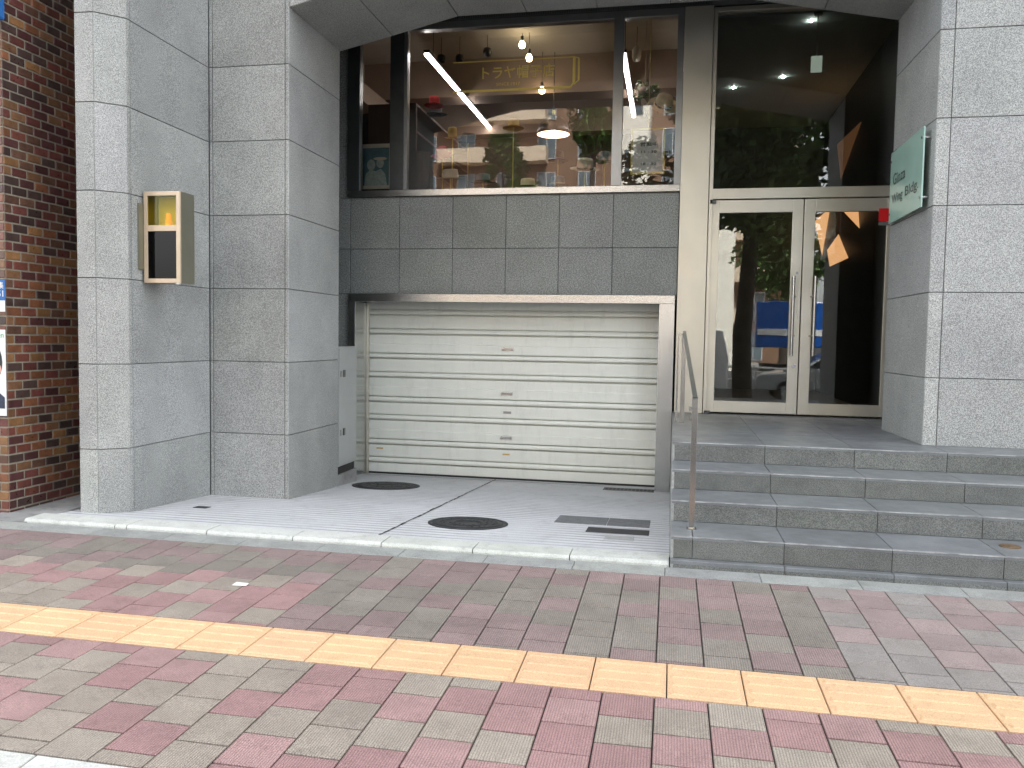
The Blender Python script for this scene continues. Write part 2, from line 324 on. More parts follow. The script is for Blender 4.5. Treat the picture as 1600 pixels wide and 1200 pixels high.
# ================================================================== SETTING
# ground and road
g = MB(); g.face([(-120, -90, -0.30), (120, -90, -0.30), (120, 60, -0.30), (-120, 60, -0.30)]); g.build('ground', M['concrete'], kind='structure')
g = MB(); g.face([(-90, -36, -0.17), (90, -36, -0.17), (90, 2.33, -0.17), (-90, 2.33, -0.17)]); g.build('road', M['asphalt'], kind='structure')
g = MB()
for x in range(-60, 60, 10):
    for y in (-4.2, -11, -25): g.box(x, x+5, y-0.07, y+0.07, -0.2, -0.164)
g.build('lane_marking', M['road_white'], kind='structure')
g = MB(); g.box(-90, 90, -43, -36, -0.4, -0.02); g.build('far_pavement', M['concrete'], kind='structure')
# roadside kerb, pale stones along the lower edge of the picture
g = MB(); x = -9.0
while x < 9:
    t = gtone(0.05, 1.12); g.slab([(x, 2.33, zs(2.33)), (x+0.75, 2.33, zs(2.33)), (x+0.75, 2.515, zs(2.515)+0.006), (x, 2.515, zs(2.515)+0.006)], 0.2, 0.008, 0.006, t); x += 0.75
g.build('roadside_kerb', M['kerb'], kind='structure')
# sidewalk bed
g = MB(); g.face([(-9, 2.34, zs(2.34)-0.012), (9, 2.34, zs(2.34)-0.012), (9, 5.45, zs(5.45)-0.012), (-9, 5.45, zs(5.45)-0.012)])
g.build('paving_bed', M['sand'], kind='structure')
# pavers
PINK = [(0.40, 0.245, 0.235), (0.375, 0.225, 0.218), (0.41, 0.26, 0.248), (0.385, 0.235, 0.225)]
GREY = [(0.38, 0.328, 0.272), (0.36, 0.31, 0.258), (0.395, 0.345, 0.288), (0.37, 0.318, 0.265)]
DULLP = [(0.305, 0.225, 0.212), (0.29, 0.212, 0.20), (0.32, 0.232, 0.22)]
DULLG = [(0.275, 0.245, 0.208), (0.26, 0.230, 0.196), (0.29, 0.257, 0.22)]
PP = 0.2245
def paver(mb, x0, x1, y0, y1, col, ribs):
    j = 0.0011; dz = rnd.uniform(-0.0012, 0.0012); tl = rnd.uniform(-0.001, 0.001)
    v = rnd.uniform(0.93, 1.07); c = (col[0]*v, col[1]*v, col[2]*v, ribs)
    k_ = rnd.uniform(0.0020, 0.0044)
    q = [(x0+j, y0+k_, zs(y0)+dz-tl), (x1-j, y0+k_, zs(y0)+dz+tl), (x1-j, y1-k_, zs(y1)+dz+tl), (x0+j, y1-k_, zs(y1)+dz-tl)]
    mb.slab(q, 0.03, 0.0042, 0.0018, c)
LOWER = {}   # filled below with the colours read off the photograph, column by column
LOW_TXT = '''
0:pgp
1:gpg
2:ppg
3:pg
4:gpp
5:gp
6:pgp
7:pg
-1:pgp
-2:pppp
-3:ppg
-4:gpgp
-5:gpgp
-6:ppggp
-7:ppgp
-8:ggpgg
-9:gggp
-10:gpgpg
-11:ppgg
-12:pggp
-13:pgp
-14:pg
-15:pg'''
UP_TXT = '''
0:pgpppg
1:pppgpgg
2:gpppgp
3:pggggpg
4:gpgpgg
5:ppppggg
6:ggpppg
7:pppgpgg
8:gpgggg
-1:ppgpggp
-2:pggggg
-3:gpgpgpp
-4:pgggpp
-5:ppggppp
-6:ppgpgg
-7:pppggpp
-8:ggpggp
-9:ppgggpp
-10:pgpppg
-11:ppggppp
-12:pgpgpg
-13:pggpgpp
-14:gpgpgp
-15:gpggppg
-16:ppgpgg
-17:pgpgpgg
-18:ggppgg
-19:ppggpgp
-20:pgpggp'''
def table(txt):
    d = {}
    for ln in txt.strip().splitlines():
        if ':' in ln:
            k, s = ln.split(':'); d[int(k)] = s.strip()
    return d
LOWER = table(LOW_TXT); UPPER = table(UP_TXT)
pv = MB(); XJ = -0.03
for k in range(-38, 40):
    x0 = XJ+PP*k; x1 = x0+PP
    # upper field between the border stones and the tactile strip
    top = 5.21; bot = 3.853
    ph = 0.0 if k % 2 == 0 else 0.5
    y = 5.21+ph*0.2215-0.2215*0.0; row = 0
    y = 5.212 if ph == 0 else 5.212+0.1107
    while y > bot+0.004:
        a = max(y-0.2215, bot); b = min(y, top)
        ch = UPPER.get(k, '')[row:row+1]
        if b-a > 0.012:
            pinkish = (ch == 'p') if ch in ('p', 'g') else rnd.random() < 0.52
            flam = x0 > 0.8
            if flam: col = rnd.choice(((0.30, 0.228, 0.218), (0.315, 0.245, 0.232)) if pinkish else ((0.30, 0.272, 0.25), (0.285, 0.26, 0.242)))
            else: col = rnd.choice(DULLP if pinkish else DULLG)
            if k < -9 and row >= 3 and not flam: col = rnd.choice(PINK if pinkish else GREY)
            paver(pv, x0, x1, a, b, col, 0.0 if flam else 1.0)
        y -= 0.2215; row += 1
    top = 3.492; bot = 2.52
    y = 3.396 if k % 2 == 0 else 3.282+0.2245
    if k % 2 == 0: y += 0.2245
    row = 0
    while y > bot+0.004:
        a = max(y-0.2245, bot); b = min(y, top)
        ch = LOWER.get(k, '')[row:row+1]
        if b-a > 0.012:
            pinkish = (ch == 'p') if ch in ('p', 'g') else rnd.random() < 0.5
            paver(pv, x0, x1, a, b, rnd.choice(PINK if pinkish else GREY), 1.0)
        y -= 0.2245; row += 1
pv.build('sidewalk', M['paver'], kind='structure')
# tactile strip: each tile with four raised bars
tb = MB()
for k in range(-27, 27):
    x0 = 0.022+0.3375*k; x1 = x0+0.3375; t = gtone(0.04)
    tb.slab([(x0, 3.495, zs(3.495)+0.001), (x1, 3.495, zs(3.495)+0.001), (x1, 3.85, zs(3.85)+0.001), (x0, 3.85, zs(3.85)+0.001)], 0.03, 0.006, 0.003, t)
    for i in range(4):
        yc = 3.495+0.355*(i+0.5)/4; z = zs(yc)+0.001; hw = 0.016
        vs = [(x0+0.02, yc-hw-0.006, z), (x1-0.02, yc-hw-0.006, z), (x1-0.02, yc+hw+0.006, z), (x0+0.02, yc+hw+0.006, z),
              (x0+0.03, yc-hw, z+0.007), (x1-0.03, yc-hw, z+0.007), (x1-0.03, yc+hw, z+0.007), (x0+0.03, yc+hw, z+0.007)]
        tb.mesh(vs, [(4, 5, 6, 7), (0, 1, 5, 4), (1, 2, 6, 5), (2, 3, 7, 6), (3, 0, 4, 7)], t)
tb.build('tactile_paving', M['tactile'], kind='structure')
# border stones
b = MB(); x = -9.0
while x < 9:
    b.slab([(x, 5.214, zs(5.214)), (x+0.6, 5.214, zs(5.214)), (x+0.6, 5.405, zs(5.405)), (x, 5.405, zs(5.405))], 0.03, 0.004, 0.002, gtone(0.07)); x += 0.6
b.build('border_stones', M['border'], kind='structure')
# driveway kerb stones
b = MB(); js = [-4.93, -4.13, -4.03, -3.36, -2.67, -1.99, -1.32, -0.64, 0.028]
for a, c in zip(js[:-1], js[1:]):
    t = gtone(0.05, 1.05); a += 0.004; c -= 0.004; z = 0.03+rnd.uniform(-0.002, 0.003)
    poly = [(5.412, -0.05), (5.63, -0.05), (5.63, 0.012), (5.62, z), (5.432, z), (5.418, z-0.008), (5.412, z-0.02)]
    b.extr(poly, c, a, 'x', t)
b.build('driveway_kerb', M['kerb'], kind='structure')
# driveway slab with its expansion joint
d = MB()
d.mesh([(-4.9, 5.62, zd(5.62)), (0.03, 5.62, zd(5.62)), (0.03, 10.1, zd(10.1)), (-4.9, 10.1, zd(10.1))], [(0, 1, 2, 3)])
d.build('driveway', M['drive'], kind='structure')
d = MB(); y = 5.66; rr = random.Random(3)
while y < 9.85:
    L_ = rr.uniform(0.05, 0.16); wv = rr.uniform(0.012, 0.024); xo = -2.115-0.005*(y-5.6)+rr.uniform(-0.004, 0.004)
    d.face([(xo-wv/2, y, zd(y)+0.004), (xo+wv/2+rr.uniform(-.004, .004), y, zd(y)+0.004), (xo+wv/2, y+L_, zd(y+L_)+0.004), (xo-wv/2+rr.uniform(-.004, .004), y+L_, zd(y+L_)+0.004)]); y += L_+rr.uniform(0.0, 0.03)
d.build('expansion_joint', M['black'], kind='structure')
# alley floor
d = MB(); d.box(-5.35, -4.9, 5.41, 14, -0.06, 0.004); d.build('alley_ground', M['concrete'], kind='structure')

# ================================================================== OFFICE BUILDING
B = thing('office_building', (0, 7.24, 0), 'grey granite office building with a low arch over its garage and glass entrance', 'building')
ZJ = [-0.18, 0.525, 1.23, 1.935, 2.64, 3.345, 4.05, 4.755, 5.46, 6.165, 6.87, 7.575, 8.28]
def clad(mb, a, b_, zlist, ujs=(), tone=0.10, base=1.0, gap=0.006):
    """panels on a vertical strip from plan point a to plan point b_ (outside on the right of a->b_ ... facing -Y for left to right)"""
    a = Vector((*a, 0)); b_ = Vector((*b_, 0)); L_ = (b_-a).length; d = (b_-a).normalized()
    us = [0]+[u for u in ujs if 0 < u < L_]+[L_]
    for u0, u1 in zip(us[:-1], us[1:]):
        for z0, z1 in zip(zlist[:-1], zlist[1:]):
            p = a+d*u0; q = a+d*u1
            mb.slab([(p.x, p.y, z0), (q.x, q.y, z0), (q.x, q.y, z1), (p.x, p.y, z1)], 0.02, gap, 0.003, gtone(tone, base))
# left pier with its chamfer
pa, pb, pc, pd = (-4.78, 5.845), (-4.61, 5.85), (-4.43, 6.02), (-4.44, 7.230)
pe, pf = (-3.61, 7.235), (-3.61, 8.43)
mb = MB()
clad(mb, (-4.78, 9.5), pa, ZJ, (0.8, 1.6, 2.4, 3.2)); clad(mb, pa, pb, ZJ); clad(mb, pb, pc, ZJ); clad(mb, pc, pd, ZJ, (0.04,)); mb.build('left_pier', M['granite'], B).name = 'pier'
mb = MB(); mb.prism([(-4.76, 5.866), (-4.613, 5.871), (-4.451, 6.026), (-4.461, 7.5), (-4.76, 7.5)], -0.2, 8.2); mb.prism([(-4.76, 7.5), (-4.461, 7.5), (-4.461, 9.6), (-4.76, 9.6)], -0.3, 8.2)
mb.build('pier_core', M['joint'], B)
mb = MB()
clad(mb, (-4.44, 7.235), pe, ZJ, (0.035, 0.79)); clad(mb, pe, pf, ZJ, ())
mb.build('pier', M['granite'], B)
mb = MB(); mb.box(-4.455, -3.632, 7.257, 8.42, -0.3, 8.2); mb.build('pier_core', M['joint'], B)
# right pier
pg, ph_, = (2.07, 7.235), (2.04, 8.43)
mb = MB(); ZR = [0.665]+[z for z in ZJ if z > 1]
clad(mb, ph_, pg, ZR, ()); clad(mb, pg, (9.0, 7.235), ZR, (0.11, 1.65, 2.9, 4.15, 5.4))
clad(mb, (2.44, 8.43), ph_, ZR)
mb.build('pier', M['granite'], B)
mb = MB(); mb.box(2.092, 9.0, 7.257, 8.40, -0.1, 8.2); mb.build('pier_core', M['joint'], B)
# arch: soffit panels, front panels
def archz(x):
    if x < -2.29: return 4.57+(x+3.61)*(4.866-4.57)/(3.61-2.29)
    if x > 0.62: return 4.866-(x-0.62)*(4.866-4.57)/(2.07-0.62)
    return 4.866
xs = [-3.61, -3.01, -2.29, -1.56, -0.83, -0.10, 0.62, 1.36, 2.055]
mb = MB(); mf = MB()
for a, c in zip(xs[:-1], xs[1:]):
    mb.slab([(a, 8.43, archz(a)), (c, 8.43, archz(c)), (c, 7.24, archz(c)), (a, 7.24, archz(a))], 0.02, 0.007, 0.003, gtone(0.05, 0.9))
    z0a, z0c = archz(a), archz(c)
    if z0a < 4.755-0.05 or z0c < 4.755-0.05:
        mf.slab([(a, 7.235, z0a), (c, 7.235, z0c), (c, 7.235, 4.755 if z0c < 4.75 else z0c+0.001), (a, 7.235, 4.755 if z0a < 4.75 else z0a+0.001)], 0.02, 0.007, 0.003, gtone(0.05))
    zz = [max(4.755, z0a), 5.46]
    mf.slab([(a, 7.235, max(4.755, z0a)), (c, 7.235, max(4.755, z0c)), (c, 7.235, 5.46), (a, 7.235, 5.46)], 0.02, 0.007, 0.003, gtone(0.05))
    for z0, z1 in zip(ZJ[8:-1], ZJ[9:]): mf.slab([(a, 7.235, z0), (c, 7.235, z0), (c, 7.235, z1), (a, 7.235, z1)], 0.02, 0.007, 0.003, gtone(0.05))
mb.build('arch_soffit', M['granite'], B); mf.build('arch_front', M['granite'], B)
mb = MB(); poly = [(x, archz(x)+0.021) for x in xs]; mb.extr([(-3.632, 8.2)]+poly+[(2.09, 8.2)], 7.257, 8.41, 'y'); mb.build('arch_core', M['joint'], B)
# mass above and behind
mb = MB(); mb.box(-4.78, 9.0, 7.24, 24, 8.285, 27); mb.box(-4.78, 9.0, 9.95, 24, 5.7, 8.28); mb.box(2.75, 9.0, 8.43, 24, -0.1, 8.2)
mb.box(-4.78, 2.75, 15.6, 24, -0.2, 5.7); mb.box(-4.78, -4.74, 9.6, 15.6, -0.4, 5.7)
mb.build('upper_storeys', M['granite'], B)
mb = MB()
for zc in range(9, 26, 3):
    for xc in (-3.6, -1.2, 1.2, 3.6, 6.0):
        mb = MB(); mb.box(xc-0.8, xc+0.8, 7.20, 7.25, zc+0.3, zc+2.0); mb.build('upper_window', M['apt_win'], B)
# recess ceiling
mb = MB(); mb.box(-4.45, 2.75, 8.41, 9.95, 5.50, 5.68); mb.build('recess_ceiling', M['header'], B)
# recess side walls
mb = MB(); mb.box(2.44, 2.75, 8.43, 9.75, -0.1, 5.5); mb.build('recess_side_wall', M['granite_dark'], B)
# inner granite wall beneath the shop window and beside it
mb = MB()
wx = [-4.45, -3.958, -3.32, -2.643, -1.983, -1.34, -0.705, 0.05]
for a, c in zip(wx[1:-1], wx[2:]):
    for z0, z1 in ((2.022, 2.576), (2.576, 3.208)):
        mb.slab([(a, 9.6, z0), (c, 9.6, z0), (c, 9.6, z1), (a, 9.6, z1)], 0.02, 0.006, 0.003, gtone(0.06))
for z0, z1 in zip([-0.35, 0.525, 1.23, 2.022, 2.576, 3.208, 3.84, 4.47, 5.1], [0.525, 1.23, 2.022, 2.576, 3.208, 3.84, 4.47, 5.1, 5.5]):
    mb.slab([(-4.45, 9.6, z0), (-3.962, 9.6, z0), (-3.962, 9.6, z1), (-4.45, 9.6, z1)], 0.02, 0.006, 0.003, gtone(0.06))
mb.build('inner_wall', M['granite_dark'], B)
mb = MB(); mb.box(-4.45, 0.045, 9.62, 9.94, 2.0, 3.19); mb.box(-4.45, -3.97, 9.62, 9.94, -0.4, 2.0); mb.box(-4.45, -3.995, 9.62, 9.70, 3.19, 5.5); mb.build('wall_core', M['joint'], B)
# garage box behind the shutter
mb = MB(); mb.box(-4.45, 0.2, 10.12, 10.2, -0.4, 2.0); mb.build('garage_back', M['black'], B)
# shutter surround in brushed steel
mb = MB(); mb.box(-3.962, 0.028, 9.545, 9.66, 1.927, 2.021); mb.build('shutter_header', M['steel_h'], B, bevel=0.002)
mb = MB(); mb.box(-0.147, 0.028, 9.55, 9.99, zd(9.6)-0.05, 1.925); mb.build('shutter_jamb', M['steel'], B, bevel=0.002)
mb = MB(); mb.box(-3.962, -3.873, 9.55, 10.06, zd(9.6)-0.05, 1.925); mb.build('shutter_jamb', M['steel'], B, bevel=0.002)
mb = MB(); mb.box(-3.871, -3.845, 9.93, 9.985, zd(9.9), 1.925); mb.build('shutter_guide', M['champagne'], B, bevel=0.002)
# shutter of pressed slats
SZ = [1.841, 1.771, 1.595, 1.529, 1.278, 1.214, 1.037, 0.971, 0.718, 0.649, 0.481, 0.416, 0.162, 0.095, -0.077, -0.145]
HZ = [1.400, 0.841, 0.281]
sh = MB(); ev = [(1.95, 'e')]
prof = [(10.0, 1.96)]
items = sorted([(z, 's' if i % 2 == 0 else 'd') for i, z in enumerate(SZ)]+[(z, 'h') for z in HZ], reverse=True)
cy = 10.0
for z, k in items:
    if k == 's':     # shallow fold above the rib, the rib itself stands 8 mm proud further down
        prof += [(cy, z+0.009), (10.040, z+0.007), (10.040, z-0.003), (9.994, z-0.007)]; cy = 9.984; prof += [(cy, z-0.030)]
    elif k == 'd':   # lip, then a dark gap
        prof += [(cy, z+0.012), (10.055, z+0.010), (10.055, z-0.010), (10.0, z-0.012)]; cy = 10.0
    else:            # pressed ledge catching the sky
        prof += [(cy, z+0.007), (9.986, z-0.006)]; cy = 9.986
prof += [(cy, -0.27), (10.0, -0.272), (10.08, -0.272), (10.08, 1.96)]
sh.extr(prof, -0.13, -3.90, 'x')
SH = sh.build('shutter', M['shutter'], B)
mb = MB(); mb.extr([(9.992, -0.2715), (9.992, -0.302), (10.04, -0.302), (10.04, -0.2715)], -0.15, -3.87, 'x'); mb.build('bottom_seal', M['black'], SH)
mb = MB(); mb.extr([(9.97, zd(9.97)+0.003), (9.97, zd(9.97)-0.05), (10.09, zd(10.1)-0.05), (10.09, zd(10.1)+0.003)], -0.15, -3.87, 'x'); mb.build('threshold', M['steel'], B)
for z in (1.365, 0.805, 0.245):
    mb = MB(); zc = z-0.005
    mb.box(-2.085, -1.945, 9.978, 9.986, zc-0.018, zc+0.018)
    for s_ in (-1, 1): mb.box(-2.015+s_*0.06-0.012, -2.015+s_*0.06+0.012, 9.958, 9.980, zc-0.016, zc+0.012)
    mb.box(-2.065, -1.965, 9.955, 9.965, zc+0.002, zc+0.014)
    mb.build('lift_handle', M['rail_steel'], SH, bevel=0.002)
mb = MB(); mb.box(-2.06, -1.96, 9.994, 9.999, 0.545, 0.575); mb.build('maker_plate', M['grey_frame'], SH)
for xc, z in ((-3.70, 0.02), (-2.015, 0.01)):
    mb = MB(); mb.box(xc-0.05, xc+0.05, 9.995, 9.999, z-0.03, z+0.03); lab = mb.build('warning_label', M['paper'], SH)
    mb = MB(); mb.box(xc-0.045, xc+0.045, 9.992, 9.9945, z+0.008, z+0.026); mb.build('yellow_band', M['yellow_felt'], lab)

# shop window
FR = thing  # noqa
mb = MB()
mb.box(-3.99, 0.05, 9.57, 9.68, 5.19, 5.27)       # head
mb.box(-0.74, -0.625, 9.565, 9.66, 3.29, 5.19)
mb.box(-0.022, 0.050, 9.565, 9.66, 3.29, 5.19)
WIN = mb.build('shop_window', M['grey_frame'], B, bevel=0.003)
mb = MB(); mb.box(-3.99, 0.05, 9.555, 9.66, 3.212, 3.288); mb.build('sill', M['steel_h'], WIN, bevel=0.003)
mb = MB(); mb.box(-3.99, -3.835, 9.562, 9.67, 3.29, 5.19); mb.box(-3.443, -3.27, 9.562, 9.70, 3.29, 5.19); mb.build('dark_mullion', M['dark_steel'], WIN, bevel=0.003)
mb = MB(); mb.box(-3.268, -3.225, 9.568, 9.66, 3.29, 5.19); mb.build('pale_mullion', M['grey_frame'], WIN, bevel=0.003)
for a, c in ((-3.835, -3.443), (-3.225, -0.74), (-0.625, -0.022)):
    mb = MB(); mb.box(a, c, 9.60, 9.608, 3.29, 5.19); mb.build('pane', M['glass'], WIN)
mb = MB(); mb.box(-3.99, 2.44, 9.58, 9.66, 5.272, 5.50); mb.build('header_panel', M['header'], B)
mb = MB(); x = -3.0
while x < 0.35:
    mb.box(x, x+0.012, 9.566, 9.575, 5.285, 5.325); x += 0.028
mb.build('vent_slots', M['dark_steel'], B)
# gilt lettering and border on the glass
tx = text_mb('トラヤ帽子店', (-2.30, 9.594, 4.575), (1, 0, 0.0), (0, 0, 1), 0.15, 0.001, 0.010, width=0.87)
g1 = tx.build('gilt_lettering', M['gold'], WIN)
text_mb('SINCE', (-2.13, 9.594, 4.495), (1, 0, 0), (0, 0, 1), 0.036, 0.001, 0.0, width=0.16).build('gilt_word', M['gold'], WIN); text_mb('1917', (-1.95, 9.594, 4.495), (1, 0, 0), (0, 0, 1), 0.036, 0.001, 0.0, width=0.11).build('gilt_year', M['gold'], WIN)
mb = MB()
def strip(p, q, wd=0.014):
    p = Vector((p[0], 9.596, p[1])); q = Vector((q[0], 9.596, q[1])); d_ = (q-p).normalized(); n_ = Vector((-d_.z, 0, d_.x))*wd/2
    y_ = Vector((0, -0.002, 0))
    mb.mesh([p-n_, q-n_, q+n_, p+n_, p-n_+y_, q-n_+y_, q+n_+y_, p+n_+y_], [(4, 5, 6, 7), (0, 1, 5, 4), (1, 2, 6, 5), (2, 3, 7, 6), (3, 0, 4, 7)])
strip((-2.66, 4.79), (-1.20, 4.79), 0.012); strip((-2.66, 4.445), (-1.24, 4.445), 0.026); strip((-1.20, 4.79), (-1.20, 4.50), 0.03); strip((-1.20, 4.50), (-1.24, 4.445), 0.02)
strip((-1.145, 4.775), (-1.145, 4.52), 0.02); strip((-1.145, 4.52), (-1.20, 4.475), 0.012); strip((-1.20, 4.79), (-1.145, 4.775), 0.01)
mb.build('gilt_border', M['gold'], WIN)

# champagne column and entrance
mb = MB(); mb.box(0.054, 0.370, 9.56, 9.90, 0.672, 5.27); mb.build('entrance_pilaster', M['champagne'], B, bevel=0.003)
E_ = MB(); E_.box(0.378, 0.42, 9.575, 9.70, 0.672, 5.25); E_.box(0.42, 2.44, 9.575, 9.70, 3.118, 3.235); E_.box(0.42, 2.44, 9.575, 9.70, 5.20, 5.25); E_.box(2.395, 2.44, 9.575, 9.70, 0.672, 5.20)
ENT = E_.build('entrance_frame', M['champagne'], B, bevel=0.003)
mb = MB(); mb.box(0.42, 2.395, 9.63, 9.64, 3.235, 5.20); mb.build('transom_pane', M['door_glass'], ENT)
def leaf(x0, x1, hinge_left, hx):
    mb = MB(); z0, z1 = 0.69, 3.108
    mb.box(x0, x0+0.115, 9.60, 9.645, z0, z1); mb.box(x1-0.115, x1, 9.60, 9.645, z0, z1)
    mb.box(x0+0.115, x1-0.115, 9.60, 9.645, z0, 0.82); mb.box(x0+0.115, x1-0.115, 9.60, 9.645, 2.965, z1)
    D = mb.build('door', M['champagne'], B, bevel=0.003)
    mb = MB(); mb.box(x0+0.115, x1-0.115, 9.618, 9.626, 0.82, 2.965); mb.build('pane', M['door_glass'], D)
    mb = MB(); mb.cyl((hx, 9.52, 1.355), (hx, 9.52, 2.245), 0.016, n=14)
    for z in (1.58, 2.02): mb.cyl((hx, 9.52, z), (hx+(0.035 if hinge_left else -0.035), 9.60, z), 0.010, n=10)
    mb.build('handle', M['rail_steel'], D)
    return D
DL = leaf(0.385, 1.413, True, 1.325); DR = leaf(1.425, 2.405, False, 1.555)
mb = MB(); mb.cyl((1.365, 9.60, 1.238), (1.365, 9.583, 1.238), 0.022, n=16); mb.build('lock', M['rail_steel'], DL)
mb = MB(); mb.box(1.352, 1.378, 9.595, 9.60, 2.27, 2.30); mb.build('push_plate', M['grey_frame'], DL)
for z0, z1 in ((3.065, 3.115), (0.675, 0.705)):
    mb = MB(); mb.box(0.39, 0.46, 9.575, 9.599, z0, z1); mb.build('pivot', M['dark_steel'], DL, bevel=0.002)
mb = MB(); mb.box(2.20, 2.32, 9.59, 9.598, 2.85, 2.99); st = tag(mb.build('security_sticker', M['red']), 'small red square sticker at the top of the right glass door', 'sticker')
mb = MB(); mb.box(2.20, 2.32, 9.589, 9.5975, 2.805, 2.845); mb.build('caption_strip', M['grey_frame'], st)

# lobby behind the glass
mb = MB(); mb.box(0.1, 2.75, 9.92, 15.5, 5.26, 5.4); mb.build('lobby_ceiling', M['lobby_ceiling'], B)
mb = MB(); mb.box(0.06, 0.2, 9.92, 15.5, 0.3, 5.26); mb.box(2.50, 2.75, 9.76, 15.5, 0.3, 5.26); mb.build('lobby_wall', M['lobby_wall'], B)
mb = MB(); mb.box(0.2, 2.5, 15.0, 15.2, 0.3, 5.26); mb.build('lobby_back_wall', M['lobby_back'], B)
mb = MB(); mb.box(0.2, 2.5, 9.72, 15.0, 0.3, 0.66); mb.build('lobby_floor', M['lobby_floor'], B)
for x, y in ((1.5, 10.15), (1.45, 12.2), (0.8, 12.6)):
    mb = MB(); mb.cyl((x, y, 5.245), (x, y, 5.259), 0.009, 0.011, n=14); mb.build('downlight', M['downlight'], B)
# origami wall lights: folded copper sheets on the black lobby wall
lights = [([(11.62, 4.33), (12.55, 4.36), (12.82, 3.83)], 'large folded copper wall light seen through the transom'),
          ([(12.81, 3.06), (12.08, 2.65), (13.39, 2.65)], 'triangular copper wall light pointing up behind the right door'),
          ([(11.61, 3.26), (11.48, 2.96), (12.17, 3.34)], 'narrow copper wall light at the top right behind the right door'),
          ([(13.52, 3.55), (14.06, 2.88), (14.17, 3.65)], 'dim copper wall light nearest the meeting stile of the doors')]
for pts, lab in lights:
    q = [Vector((2.498, 9.6+(y-9.6)*1.087+0.3, 1.5+(z-1.5)*1.087)) for y, z in pts]
    c = sum(q, Vector())/3; ap = c+Vector((-0.16, 0.05, 0.05))
    t = thing('wall_light', tuple(c), lab, 'wall light', 'folded copper wall lights')
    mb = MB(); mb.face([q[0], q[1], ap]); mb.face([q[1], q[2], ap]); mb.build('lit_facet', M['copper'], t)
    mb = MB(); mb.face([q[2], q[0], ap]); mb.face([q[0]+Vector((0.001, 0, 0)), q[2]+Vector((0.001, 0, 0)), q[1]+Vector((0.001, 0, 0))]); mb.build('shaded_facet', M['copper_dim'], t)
t = thing('hanging_sign', (1.55, 9.95, 5.25), 'white square sign hanging on a thin rod from the dark lobby ceiling', 'sign')
mb = MB(); mb.cyl((1.545, 9.95, 4.78), (1.545, 9.95, 5.26), 0.008, n=10); mb.lathe([(0.0, 5.26), (0.05, 5.26), (0.045, 5.235), (0.0, 5.235)], (1.545, 9.95, 0), 14); mb.build('rod', M['white'], t)
mb = MB(); mb.box(1.485, 1.605, 9.93, 9.965, 4.60, 4.78); mb.build('panel', mat('sign_panel_added_glow', (0.8, 0.82, 0.76), 0.5, vary=0.02, emit=(0.85, 1.0, 0.85), estr=0.045), t, bevel=0.004)  # faint glow added to the panel to lift its brightness

# ================================================================== ENTRANCE STEPS
S = thing('entrance_steps', (1.5, 6.2, 0), 'dark grey granite steps climbing to the glass entrance', 'steps')
lv = [(5.40, 0.05), (5.46, 0.20), (5.91, 0.355), (6.36, 0.51), (6.81, 0.668)]
XR = 9.0; X0 = 0.032
core = MB(); zt_prev = None
for i, (y0, z) in enumerate(lv): core.box(X0+0.02, XR, y0+0.02, 9.6, -0.2 if i == 0 else lv[i-1][1]-0.03, z-0.028)
core.build('core', M['edge'], S)
jx = [[0.76, 1.42, 2.07], [0.176, 0.76, 1.42, 2.07], [0.765, 1.431, 2.095], [0.768, 1.445, 2.124], [0.771, 1.457, 2.138]]
for i, (y0, z) in enumerate(lv):
    top = MB(); ris = MB(); edg = MB()
    j = [X0]+jx[i]
    while j[-1]+0.675 < XR: j.append(j[-1]+0.675)
    j.append(XR)
    yb = lv[i+1][0] if i+1 < len(lv) else 7.6
    zb = lv[i-1][1] if i > 0 else -0.02
    for a, c in zip(j[:-1], j[1:]):
        top.slab([(a, y0, z), (c, y0, z), (c, yb+0.01, z), (a, yb+0.01, z)], 0.025, 0.004, 0.003, gtone(0.07))
        if i: ris.slab([(a, y0+0.004, zb), (c, y0+0.004, zb), (c, y0+0.004, z-0.012), (a, y0+0.004, z-0.012)], 0.02, 0.004, 0.002, gtone(0.10))
        else: ris.slab([(a, y0+0.004, -0.03), (c, y0+0.004, -0.03), (c, y0+0.004, z-0.012), (a, y0+0.004, z-0.012)], 0.02, 0.004, 0.002, gtone(0.10))
        if i:
            pass
    if i < 4: top.build('tread', M['step_top'], S)
    ris.build('riser', M['step_riser'], S)
    if i: edg.box(X0+0.002, XR, y0-0.0015, y0+0.003, z-0.010, z-0.003); edg.build('pale_nosing', M['edge'], S)  # thin pale line along the front edge of each step
# landing beyond 7.6
for a, c in zip([X0, 0.771, 1.457, 2.07], [0.771, 1.457, 2.07, 2.44]):
    top.slab([(a, 7.61, 0.668), (c, 7.61, 0.668), (c, 9.72, 0.668), (a, 9.72, 0.668)], 0.025, 0.005, 0.003, gtone(0.06))
top.build('landing', M['step_top'], S)
side = MB()
for i, (y0, z) in enumerate(lv):
    yb = lv[i+1][0] if i+1 < len(lv) else 9.6
    side.slab([(X0, yb, -0.36), (X0, y0, -0.36), (X0, y0, z-0.003), (X0, yb, z-0.003)], 0.02, 0.005, 0.002, gtone(0.06))
side.build('side_slabs', M['border'], S)
mb = MB(); mb.cyl((2.20, 5.73, 0.196), (2.20, 5.73, 0.206), 0.062, n=28); mb.cyl((2.20, 5.73, 0.204), (2.20, 5.73, 0.209), 0.045, n=24)
tag(mb.build('round_cover', M['brass']), 'small round rusty brass cover set in the lowest step', 'cover')

